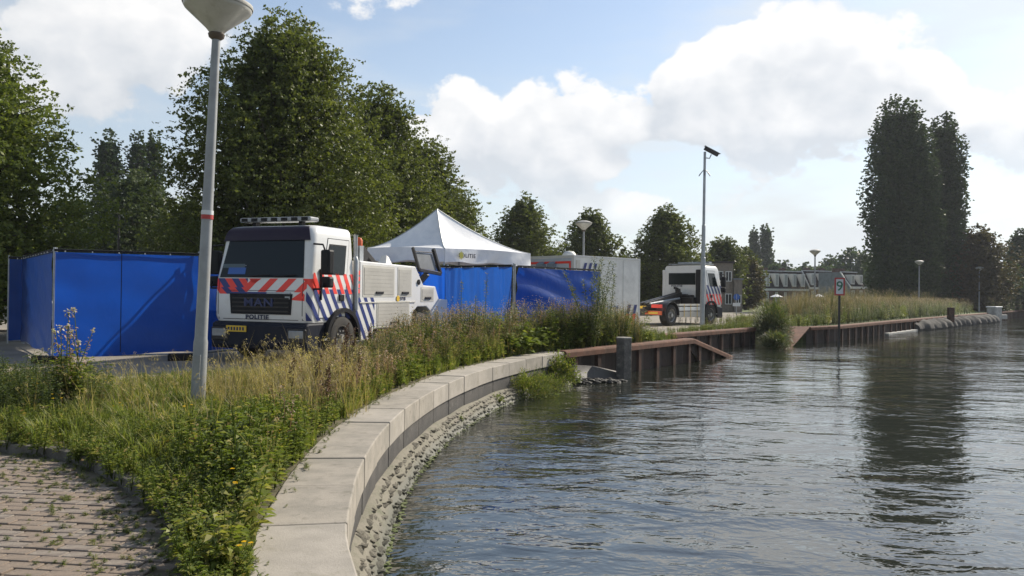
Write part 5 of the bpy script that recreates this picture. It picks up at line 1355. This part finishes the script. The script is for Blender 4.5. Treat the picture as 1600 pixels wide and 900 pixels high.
def scatter(protos, pts, scales, seed, tj=.12, tilt=.08):
    r = np.random.default_rng(seed); out = []; which = r.integers(0, len(protos), len(pts)); k = 0; Vs = []; Qs = []; Ts = []
    for i, (V, Qd, t) in enumerate(protos):
        P = pts[which == i]; s_ = scales[which == i]
        if not len(P): continue
        n = len(P); a = r.uniform(0, 6.3, n); c, s = np.cos(a), np.sin(a)
        X = V[None, :, 0] * c[:, None] - V[None, :, 1] * s[:, None]; Y = V[None, :, 0] * s[:, None] + V[None, :, 1] * c[:, None]; Z = np.repeat(V[None, :, 2], n, 0)
        tx, ty = r.normal(0, tilt, (2, n, 1)); X = X + Z * tx; Y = Y + Z * ty
        W_ = np.stack([X * s_[:, None], Y * s_[:, None], Z * s_[:, None]], -1) + P[:, None, :]
        Vs.append(W_.reshape(-1, 3)); q = Qd[None] + (np.arange(n) * len(V))[:, None, None] + k; Qs.append(q.reshape(-1, 4)); k += n * len(V)
        Ts.append(np.clip(t[None] + r.normal(0, tj, (n, 1)), 0, 1).ravel())
    return np.vstack(Vs), np.vstack(Qs), np.concatenate(Ts)
def field(name, label, protos, pts, scales, m, seed, cat='plants', zs=1, **kw):
    V, Qd, t = scatter(protos, pts, scales, seed, **kw)
    if zs != 1: z0_ = pts[0][2]; V[:, 2] = z0_ + (V[:, 2] - z0_) * zs
    return tag(link(name, arr_mesh(name, V, Qd, t), m), label, cat, kind='stuff')
GRN = leafmat('herb_leaves', ((0, (0.053, 0.071, 0.017)), (.35, (0.100, 0.136, 0.028)), (.65, (0.177, 0.206, 0.047)), (.85, (0.283, 0.260, 0.083)), (1, (0.307, 0.201, 0.106))), .35, .5)
DKG = leafmat('dull_herb_leaves', ((0, (0.037, 0.053, 0.016)), (.4, (0.072, 0.099, 0.032)), (.75, (0.132, 0.152, 0.060)), (.92, (0.225, 0.171, 0.099)), (1, (0.317, 0.212, 0.171))), .3)
GRS = leafmat('grass_blades', ((0, (0.066, 0.088, 0.020)), (.4, (0.154, 0.193, 0.044)), (.7, (0.286, 0.275, 0.088)), (1, (0.462, 0.374, 0.198))), .4)
DRY = leafmat('dry_grass', ((0, (.14, .11, .055)), (.5, (.27, .21, .11)), (1, (.42, .34, .20))), .4)
RDS = leafmat('reed_plumes', ((0, (.065, .075, .032)), (.45, (.13, .11, .065)), (1, (.29, .22, .165))), .3)
DOC = leafmat('dock_seeds', ((0, (.045, .022, .014)), (.5, (.085, .042, .026)), (1, (.15, .085, .05))), .15)
YEL = leafmat('yellow_petals', ((0, (.55, .30, .01)), (1, (.85, .58, .02))), .3)
WHT = leafmat('pale_flower_heads', ((0, (.34, .27, .22)), (1, (.62, .58, .52))), .3)
PNK = leafmat('faded_flower_heads', ((0, (.20, .12, .10)), (1, (.38, .26, .21))), .3)

def rnd_in(poly, n, seed):
    r = np.random.default_rng(seed); p = np.array(poly, float); lo, hi = p.min(0), p.max(0); out = np.empty((0, 2))
    while len(out) < n:
        q = r.uniform(lo, hi, (n * 2, 2)); out = np.vstack([out, q[inpoly(q, poly)]])
    return out[:n]
def edist(P):       # distance from the inner side of the coping
    E = edge[::10]; return np.sqrt(((P[:, None] - E[None]) ** 2).sum(-1)).min(1) - CW
def z3(P, z=0): return np.c_[P, np.full(len(P), z)]
def kdist(P):
    E = kerb[::6]; return np.sqrt(((P[:, None] - E[None]) ** 2).sum(-1)).min(1)
w_lo = [weed(k, .34, 66, .062, 4, (.25, .8)) for k in range(8)]
w_hi = [weed(20 + k, 1.0, 130, .10, 4, (.25, .75)) for k in range(8)]
w_mug = [weed(40 + k, 1.0, 170, .055, 5, (.3, .8), top=60, toptone=.97, aspect=.3, spread=.14) for k in range(6)]
w_big = [weed(60 + k, .6, 26, .26, 2, (.35, .7), aspect=.6, spread=.3) for k in range(4)]
g_sh = [tuft(k, .26, 26, .009, (.2, .75), .45) for k in range(6)]
g_ta = [tuft(20 + k, .75, 18, .007, (.2, 1), .30, True) for k in range(6)]
dk = [dock(k) for k in range(6)]
near_v = [p for p in verge]
A = rnd_in(near_v, 6800, 1); A = A[(A[:, 1] > 3.2) & (A[:, 1] < 26)]
ycut = np.random.default_rng(3).uniform(0, 1, len(A)) < np.clip(9 / A[:, 1], .35, 1); A = A[ycut]
dE = edist(A); dK = kdist(A)
rr_ = np.random.default_rng(4)
clump = .5 + .5 * np.sin(A[:, 0] * 2.1 + 1) * np.sin(A[:, 1] * 1.4 + A[:, 0])
sc_ = np.clip(.55 + .30 * clump + .5 * np.clip((A[:, 1] - 8) / 6, 0, 1) + .35 * np.exp(-((dE - .5) / .5) ** 2) * (A[:, 1] < 9), .4, 1.7) * rr_.uniform(.7, 1.2, len(A))
sc_ *= np.clip(dK / .45, .45, 1); sc_ *= np.clip((dE + .05) / .25, .9, 1) * np.where((dE < .5) & (A[:, 1] < 7.5), 1.25, 1)
sc_[(A[:, 0] < -2.2) & (A[:, 1] > 8.5)] *= .62
field('low_weeds', 'low green leafy weeds covering the verge between paving and quay', w_lo, z3(A), sc_, GRN, 5)
Gp = rnd_in(near_v, 5200, 6); Gp = Gp[(Gp[:, 1] > 3.2) & (Gp[:, 1] < 24)]; gk = np.random.default_rng(7).uniform(0, 1, len(Gp)) < np.clip(8 / Gp[:, 1], .25, 1); Gp = Gp[gk]
field('grass', 'short bright green grass growing through the weeds of the verge', g_sh, z3(Gp), np.random.default_rng(8).uniform(.5, 1.15, len(Gp)) * np.clip(kdist(Gp) / .3, .5, 1), GRS, 9, cat='grass')
# taller strip beside the coping
strip_in = [ed(s, -CW - .12) for s in np.arange(5.5, ELEN, .4)] + [(2.6, 22.6), (4.2, 24.8), (3.4, 25.3), (1.9, 23.7), (.2, 21.4), (-1.2, 19.0), (-2.2, 16.4), (-3.0, 14.0), (-3.3, 12.4), (-3.0, 10.6), (-2.4, 8.6), (-2.0, 6.5)]
def hgt(P): return np.interp(P[:, 1], [4, 7, 9, 12, 15, 19, 22, 26], [.30, .36, .48, .64, .84, .96, 1.02, .9])
B = rnd_in(strip_in, 1500, 11); d_ = edist(B); s_ = hgt(B) * np.random.default_rng(12).uniform(.6, 1.12, len(B)) * np.clip(.35 + d_ / .7, .3, 1) * np.interp(B[:, 0], [-3.0, -2.0], [.62, 1])
k1 = np.random.default_rng(13).uniform(0, 1, len(B))
field('tall_herbs', 'tall leafy green herbs along the inside of the coping stones', w_hi, z3(B[k1 < .42]), s_[k1 < .42], GRN, 14)
field('mugwort', 'dull olive mugwort with reddish tops between the quay and the trucks', w_mug, z3(B[(k1 >= .42) & (k1 < .85)]), s_[(k1 >= .42) & (k1 < .85)] * 1.12, DKG, 15)
field('tall_dry_grass', 'pale dry grass stalks with seed heads in the verge before the tow truck', g_ta, z3(B[k1 >= .80]), s_[k1 >= .80] * 1.35, DRY, 16, cat='grass')
dry = rnd_in([(-3.7, 9.6), (-2.5, 8.8), (-1.9, 11), (-2.6, 13.6), (-4.0, 13.0), (-4.4, 11.4)], 280, 17)
field('dry_grass', 'beige dry grass clump right of the lamp post in front of the truck front wheels', g_ta, z3(dry), np.random.default_rng(18).uniform(.35, 1.0, len(dry)) ** 1.3 * .72, DRY, 19, cat='grass')
dry = rnd_in([(-6.8, 10.2), (-4.2, 9.4), (-4.0, 11.0), (-6.5, 12.0)], 26, 27)
field('dry_grass', 'sparse beige grass at the roadside left of the lamp post', g_ta, z3(dry), np.random.default_rng(28).uniform(.3, .6, len(dry)), DRY, 29, cat='grass')
lw = rnd_in([(-8.6, 9.6), (-4.9, 8.6), (-5.0, 10.2), (-6.0, 11.0), (-9.5, 11.6)], 380, 31)
field('rough_herbs', 'rough dark herbs left of the lamp post below the tall spiky plant', w_hi, z3(lw), np.random.default_rng(32).uniform(.28, .62, len(lw)), DKG, 33)
# broad leaves near the end of the coping
bg_ = rnd_in([(-.3, 18.2), (.9, 20.3), (2.3, 22.4), (1.6, 22.9), (-.2, 21), (-1.4, 18.6)], 60, 35)
field('burdock', 'large pale broad leaves sprawling over the end of the coping', w_big, z3(bg_), np.random.default_rng(36).uniform(.8, 1.3, len(bg_)), GRN, 37)
fl = rnd_in(near_v, 900, 41); fl = fl[(fl[:, 1] > 3.6) & (fl[:, 1] < 11)][:34]
field('yellow_flowers', 'small yellow flowers dotted through the verge', [flower(k, .36, 3) for k in range(4)], z3(fl), np.random.default_rng(42).uniform(.7, 1.15, len(fl)), YEL, 43, cat='flowers')
fp = B[(k1 > .3) & (k1 < .42) & (B[:, 1] > 15)]
field('pale_flower_heads', 'pale fluffy flower heads above the herbs near the blue screens', [flower(50 + k, .95, 12) for k in range(4)], z3(fp), s_[(k1 > .3) & (k1 < .42) & (B[:, 1] > 15)] * 1.25, WHT, 44, cat='flowers')
# weeds growing in the joints of the paving
jw = np.array([kd(s, -abs(random.gauss(0, .35)) - .02) for s in rr_.uniform(.5, kseg[-1] - .5, 760)]); jw = jw[jw[:, 1] > 3.4]
field('joint_weeds', 'small weeds creeping out of the brick joints beside the kerb', w_lo, z3(jw, GZ + .01), np.random.default_rng(52).uniform(.08, .30, len(jw)), GRN, 53, zs=.4)
j2 = rnd_in(pvp, 1500, 54); j2 = j2[(j2[:, 1] > 3.8) & (j2[:, 0] > -6)][:170]
field('moss_tufts', 'tiny green tufts between the paving bricks', w_lo, z3(j2, GZ + .01), np.random.default_rng(55).uniform(.08, .20, len(j2)), GRN, 56, zs=.16)
# road-side and quay-side strip beyond
q1 = rnd_in([tuple(FR0 + Vector((-.4, .4))), tuple(FR1 + Vector((-.5, .2))), tuple(BK0 + Vector((-.5, .2))), tuple(BK1 + Vector((-.5, .2))), (SL1.x - 1.4, SL1.y + 1), (SL1.x - 1, SL1.y + 5), (9.6, 37.2), (5.4, 30.2), (3.0, 25.6)], 900, 61)
field('quay_weeds', 'low weeds between the steel quay edge and the asphalt', w_lo, z3(q1, GZ), np.random.default_rng(62).uniform(.35, .95, len(q1)), GRN, 63)
q1 = q1[:160]; field('quay_herbs', 'brownish taller herbs along the steel quay edge', w_mug, z3(q1, GZ), np.random.default_rng(64).uniform(.2, .48, len(q1)), DKG, 65)
# meadow beyond, reeds and far weeds
bank = [(q.x - .45, q.y + .35) for q in Q[:5]]
def band(w0, w1, i0=0, i1=5):
    b = bank[i0:i1]; n = Vector((-.79, .61)); return [tuple(Vector(p) + n * w0) for p in b] + [tuple(Vector(p) + n * w1) for p in reversed(b)]
r1 = rnd_in(band(.3, 4.0, 0, 2), 160, 71)
field('quay_grass', 'bright green low growth around the number sign behind the steel edge', w_lo, z3(r1, GZ), np.random.default_rng(72).uniform(.9, 2.0, len(r1)), GRN, 73)
r2 = rnd_in(band(.2, 7.5, 0, 5), 1500, 74); r2 = r2[r2[:, 1] > 38.5]
field('bank_weeds', 'dense olive weeds along the long quay under the poplars', w_mug, z3(r2, GZ), np.random.default_rng(75).uniform(.8, 1.5, len(r2)) * np.clip((r2[:, 0] - 12.5) / 5, .35, 1), DKG, 76)
r2 = rnd_in(band(.2, 7.0, 0, 5), 700, 77); r2 = r2[r2[:, 1] > 39]
field('bank_herbs', 'green leafy herbs mixed into the weeds of the far bank', w_hi, z3(r2, GZ), np.random.default_rng(78).uniform(.7, 1.3, len(r2)) * np.clip((r2[:, 0] - 12.5) / 5, .35, 1), GRN, 79)
reed = [tuft(80 + k, 2.3, 34, .022, (.1, .9), .22, True) for k in range(5)]
r3 = rnd_in([(14.8, 42.5), (18.0, 44.0), (25.5, 55), (32, 63), (28.5, 66), (19, 56)], 260, 81)
field('reeds', 'tall beige reed grass with feathery plumes behind the number sign', reed, z3(r3, GZ), np.random.default_rng(82).uniform(.5, .98, len(r3)), RDS, 83, cat='reeds')
r4 = rnd_in([(30, 63), (45, 83), (42, 86), (27, 68)], 90, 84)
field('reeds', 'sparser beige reed grass below the tall poplars', reed, z3(r4, GZ), np.random.default_rng(85).uniform(.5, 1.0, len(r4)), RDS, 86, cat='reeds')
r5 = rnd_in([(-.5, 62), (16, 71), (33, 90), (90, 165), (60, 190), (20, 110), (0, 75)], 1500, 87)
field('meadow', 'bright green meadow beyond the road in front of the houses', w_hi, z3(r5, GZ), np.random.default_rng(88).uniform(.25, .6, len(r5)), GRN, 89)
r6 = rnd_in([(76, 100), (120, 150), (200, 240), (190, 260), (60, 110), (40, 82), (46, 80)], 700, 90)
field('far_bank_weeds', 'weeds on the farthest stretch of the bank at the right edge', w_mug, z3(r6, GZ), np.random.default_rng(91).uniform(1.2, 2.0, len(r6)), DKG, 92)

# single plants --------------------------------------------------------
def plant(name, label, cat, parts, loc, group=None, scale=1):
    t = thing(name, label, cat, loc, 0, group)
    for nm, arr, m in parts:
        V, Qd, tt = arr; o = link(nm, arr_mesh(nm, V * scale, Qd, tt), m, t)
        if nm in ('flower_spikes', 'flower_heads', 'leaves'): o['kind'] = 'stuff'
    return t
def shoot(seed, h, n, ls, spread, nst, tone, aspect=.25):
    r = np.random.default_rng(seed); S_ = []; Lf = []
    for s in range(nst):
        az = r.uniform(0, 6.3); o = spread * r.uniform(.2, 1); hh = h * r.uniform(.6, 1.0); p = [np.array([0, 0, 0]), np.array([o * .5 * math.cos(az), o * .5 * math.sin(az), hh * .5]), np.array([o * math.cos(az), o * math.sin(az), hh])]
        S_ += [stemr(p[0], p[1], .010, .3), stemr(p[1], p[2], .007, .3)]
        k = n // nst; f = r.uniform(.15, 1.02, k); C = np.where(f[:, None] < .5, p[0] + (p[1] - p[0]) * f[:, None] * 2, p[1] + (p[2] - p[1]) * (f[:, None] * 2 - 1)); a = r.uniform(0, 6.3, k); D = np.stack([np.cos(a), np.sin(a), r.uniform(.1, 1.2, k)], 1); C = C + D * (.10 * (1.1 - f) * r.uniform(0, 1.4, k))[:, None]
        Lf.append(leaf_at(C, D, ls * r.uniform(.6, 1.3, k), r.uniform(*tone, k), r, aspect))
    return emerge(S_), emerge(Lf)
p = at(948, 552, 0)
st, lf = shoot(101, 2.55, 2600, .11, .85, 11, (.25, .85)); plant('tall_shrub', 'tall loose willow-like shrub with upright shoots in front of the white container', 'shrub', (('stem', st, DKG), ('leaves', lf, DKG)), (2.25, 21.9, 0))
st, lf = shoot(102, 2.1, 1300, .10, .6, 7, (.25, .85)); plant('tall_shrub', 'slimmer upright shoots beside the right edge of the dark blue screen', 'shrub', (('stem', st, DKG), ('leaves', lf, DKG)), (2.75, 22.9, 0))
# tall weed spikes before the curtain-like screen
for i, (px, h, lab) in enumerate(((718, 1.95, 'thin tall weed spike before the screen, left one of three'), (742, 1.75, 'thin tall weed spike before the screen, middle one of three'), (756, 2.05, 'thin tall weed spike before the screen, right one of three'))):
    k = 17.5 / F; st, lf = shoot(110 + i, h, 150, .05, .10, 1, (.55, .98), .4)
    plant('tall_spike', lab, 'plant', (('stem', st, DKG), ('leaves', lf, DKG)), ((px - 800) * k, 17.5, 0), 'thin spikes in front of the blue curtain')
# branched flowering plant left of the lamp post
r = np.random.default_rng(120); S_ = []; B_ = []; L2 = []
for (dx, hh) in ((-.20, .98), (-.10, 1.02), (-.02, 1.20), (.02, 1.24), (.05, 1.05), (.13, .98), (.22, .98), (-.15, .8), (.10, .85)):
    a = np.array([dx * .25, r.normal(0, .03), .1]); mid = np.array([dx * .7, r.normal(0, .06), hh * .6]); e = np.array([dx, r.normal(0, .08), hh]); S_ += [stemr(a, mid, .010, .5), stemr(mid, e, .007, .5)]
    n = 46; f = r.uniform(.15, 1, n); C = a + (e - a) * f[:, None] + r.normal(0, .016, (n, 3)); B_.append(leaf_at(C, r.normal(size=(n, 3)) + [0, 0, .6], .040 * r.uniform(.6, 1.2, n), r.uniform(.7, 1, n), r, .6))
    n = 14; C = e + r.normal(0, .012, (n, 3)); L2.append(leaf_at(C, r.normal(size=(n, 3)), .035, r.uniform(.3, 1, n), r, .8))
lf = weed(121, .75, 420, .11, 7, (.3, .85), spread=.26); p = at(130, 640, 0)
plant('mullein_plant', 'tall branched weed with faded pale flower spikes before the left blue screen', 'plant', (('stem', emerge(S_), DKG), ('leaves', lf, GRN), ('flower_spikes', emerge(B_), PNK), ('flower_heads', emerge(L2), WHT)), (p.x, p.y - .3, 0))
# brown dock plants
spots_ = [(520, 610, .9), (536, 622, 1.0), (550, 600, 1.05), (497, 640, .8), (510, 655, .75), (540, 580, 1.05), (455, 640, .8), (645, 560, 1.2), (618, 575, 1.1), (738, 560, 1.1), (560, 625, .85), (575, 590, 1.1)]
pl_ = ['before the gap behind the front wheel', 'rightmost of the lower clump by the coping', 'rising between front wheel and lockers', 'low at the left of the clump', 'lowest one, nearest the coping corner', 'behind the clump, under the striped skirt', 'left of the clump in dry grass', 'before the rear locker', 'under the middle lockers', 'before the curtain-like screen', 'close against the coping stones', 'below the front locker']
for i, ((px, py, h), lab) in enumerate(zip(spots_, pl_)):
    q = at(px, py, 0); plant('dock_plant', 'rusty brown dock seed stalk ' + lab, 'plant', (('seed_stalk', emerge([dock(130 + i, h * .85, 200), dock(160 + i, h * .7, 150)]), DOC),), (q.x, q.y, 0), 'brown dock stalks in the verge')
# bushes at the water
def clump(name, label, loc, rad, h, n, ls, m, seed, asp=.3, dome=True, grass=False):
    r = np.random.default_rng(seed); az = r.uniform(0, 6.3, n); el = np.arcsin(r.uniform(.0, 1, n) ** .8); q = r.uniform(.35, 1.05, n) ** .6 * (1 + .16 * np.sin(az * 3 + seed) + .14 * np.sin(el * 9 + az * 5)) * r.choice([1, 1, 1, 1.18], n)
    C = np.stack([rad[0] * q * np.cos(el) * np.cos(az), rad[1] * q * np.cos(el) * np.sin(az), h * q * np.sin(el)], 1); D = C / np.array([rad[0], rad[1], h]) + r.normal(0, .35, (n, 3)) + [0, 0, .3]
    lf = leaf_at(C, D, ls * r.uniform(.6, 1.3, n), r.beta(2, 2, n), r, asp)
    st = emerge([stemr((0, 0, -.1), C[i] * .8, .012, .2) for i in range(24)])
    return plant(name, label, 'bush', (('stem', st, DKG), ('leaves', lf, m)), loc)
p = at(1203, 513, 0); clump('waterside_bush', 'dense dark green bush at the break in the steel quay, spilling towards the water', (p.x + .1, p.y - .1, -.55), (.78, .85), 1.45, 8000, .22, DKG, 201, .16)
p = at(1216, 528, -.3); clump('waterside_bush', 'lower green tuft hanging towards the water beside the dense bush', (p.x, p.y + .3, -.75), (.55, .55), .55, 3200, .2, DKG, 207, .14)
p = at(1165, 497, 0)
xy = ed(ELEN - 2.9, .16); clump('toe_bush', 'bright green bush growing on the rubble toe below the coping', (*xy, -.82), (.58, .50), .50, 7500, .065, GRN, 202, .3)
xy = ed(ELEN - 1.7, .18); clump('toe_bush', 'smaller bright bush at the end of the rubble toe', (*xy, -.80), (.5, .42), .38, 4200, .06, GRN, 203, .3)
xy = ed(ELEN - .7, .16); clump('toe_bush', 'dark green leafy plant right under the end of the coping', (*xy, -.70), (.42, .4), .60, 3200, .075, GRN, 204, .5)
xy = ed(ELEN - 4.6, .12); clump('toe_plant', 'tiny green plant in the rubble toe left of the bushes', (*xy, -.68), (.12, .12), .14, 160, .05, GRN, 205, .4)
xy = ed(ELEN - 7.2, .12); clump('toe_plant', 'tiny green sprout alone in the middle of the rubble toe', (*xy, -.66), (.06, .06), .07, 50, .04, GRN, 206, .4)
# bright broad-leaved plant at the bottom of the picture
for i, (px, py, h, lab) in enumerate(((352, 905, .34, 'bright green broad-leaved plant at the bottom beside the coping corner'), (300, 880, .26, 'yellow green low plant at the bottom, left of the brightest one'), (385, 850, .40, 'leafy green plant leaning against the coping corner'))):
    q = at(px, py, 0); plant('leafy_plant', lab, 'plant', (('leaves', weed(210 + i, h, 150, .085, 5, (.5, .88), aspect=.5, spread=.35), GRN),), (q.x, q.y, 0))
# rubble spit between the toe and the bollard
mb = MB(); e0 = ed(ELEN, -.2); e1 = ed(ELEN, .45)
P_ = [(e0[0], e0[1] + .1, -.33), (e1[0], e1[1], WZ - .08), (2.1, 20.35, WZ - .10), (2.85, 21.2, WZ - .12), (2.9, 21.9, -.62), (2.2, 21.2, -.42), (1.6, 20.6, -.34)]
mb.add(P_, [(0, 1, 6), (1, 2, 5, 6), (2, 3, 4, 5)])
tag(mb.build('toe_mound', M['wallstone']), 'dark stony slope between the end of the coping and the stone mooring post', 'embankment')
mb = MB()
for i in range(150):
    t = random.random(); a = Vector((*ed(ELEN, .1), 0)); b = Vector((2.75, 20.9, 0)); c = a.lerp(b, t) + Vector((random.gauss(0, .16) + .08, random.gauss(0, .16) - .02, 0)); r_ = random.uniform(.04, .09)
    me = rocks[i % 8]; t_ = Matrix.Translation((c.x, c.y, WZ + .10 * (1 - t) + random.uniform(-.05, .03))) @ Matrix.Rotation(random.uniform(0, 6.3), 4, 'Z') @ Matrix.Diagonal((r_ * 1.3, r_, r_ * .8, 1))
    mb.add([t_ @ v_.co for v_ in me.vertices], [tuple(p.vertices) for p in me.polygons])
tag(mb.build('rubble', M['wallstone']), 'dark rubble stones running from the coping end to the stone mooring post', 'rubble', kind='stuff')

# overgrown kerb
ko = np.array([kd(s, random.uniform(-.03, .16)) for s in rr_.uniform(1.0, kseg[-1] - .5, 250)]); ko = ko[ko[:, 1] > 3.4]
field('kerb_weeds', 'leafy weeds spilling over the kerb onto the bricks', w_lo, z3(ko, GZ + .03), np.random.default_rng(152).uniform(.35, .85, len(ko)), GRN, 153, tilt=.25)

# ------------------------------------------------------------------ air
hm = bpy.data.materials.new('haze'); hm.use_nodes = True; ht = hm.node_tree; ht.nodes.clear()
pv_ = ht.nodes.new('ShaderNodeVolumePrincipled'); pv_.inputs['Color'].default_value = (.85, .9, 1, 1); pv_.inputs['Density'].default_value = .00028; pv_.inputs['Anisotropy'].default_value = .3
ho = ht.nodes.new('ShaderNodeOutputMaterial'); ht.links.new(pv_.outputs[0], ho.inputs['Volume'])
tag(MB().box(-620, 720, -160, 1020, -3.4, 28).build('haze', hm), kind='stuff')

dr = rnd_in(near_v, 2600, 301); dr = dr[(dr[:, 1] > 5.5) & (dr[:, 1] < 20) & (kdist(dr) > .6)]; dr = dr[:380]
field('straw_stalks', 'thin straw coloured stalks standing through the green verge', [tuft(300 + k, .55, 7, .006, (.3, 1), .5, True) for k in range(5)], z3(dr), np.random.default_rng(302).uniform(.5, 1.15, len(dr)), DRY, 303, cat='grass')
rd = rnd_in(strip_in, 130, 305); rd = rd[rd[:, 1] > 8]
field('reddish_herbs', 'reddish brown withered herbs among the weeds before the tow truck', [dock(310 + k, .8, 90) for k in range(4)], z3(rd), hgt(rd) * np.random.default_rng(306).uniform(.7, 1.25, len(rd)), PNK, 307)

gr = np.array([ed(a, -CW + abs(random.gauss(0, .07))) for a in rr_.uniform(3, ELEN - .5, 260)])
field('edge_sprigs', 'small sprigs creeping over the inner edge of the coping stones', w_lo, z3(gr, .0), np.random.default_rng(401).uniform(.08, .26, len(gr)), GRN, 402, zs=.6, tilt=.3)

wd = rnd_in([(-3.9, 9.9), (-2.2, 8.4), (-1.75, 9.6), (-1.9, 12.2), (-3.2, 13.0)], 110, 411)
field('wispy_straw', 'tall wispy straw stalks in front of the tow truck, right of the lamp post', [tuft(420 + k, .95, 9, .006, (.35, 1), .4, True) for k in range(4)], z3(wd), np.random.default_rng(412).uniform(.55, 1.05, len(wd)), DRY, 413, cat='grass')
wr = rnd_in(strip_in, 260, 415); wr = wr[(wr[:, 1] < 15) & (wr[:, 1] > 6.5)]
field('withered_herbs', 'reddish withered tops among the green weeds beside the near coping', [weed(430 + k, .6, 50, .04, 4, (.5, .95), top=40, toptone=.9) for k in range(4)], z3(wr), np.random.default_rng(416).uniform(.6, 1.05, len(wr)), PNK, 417)
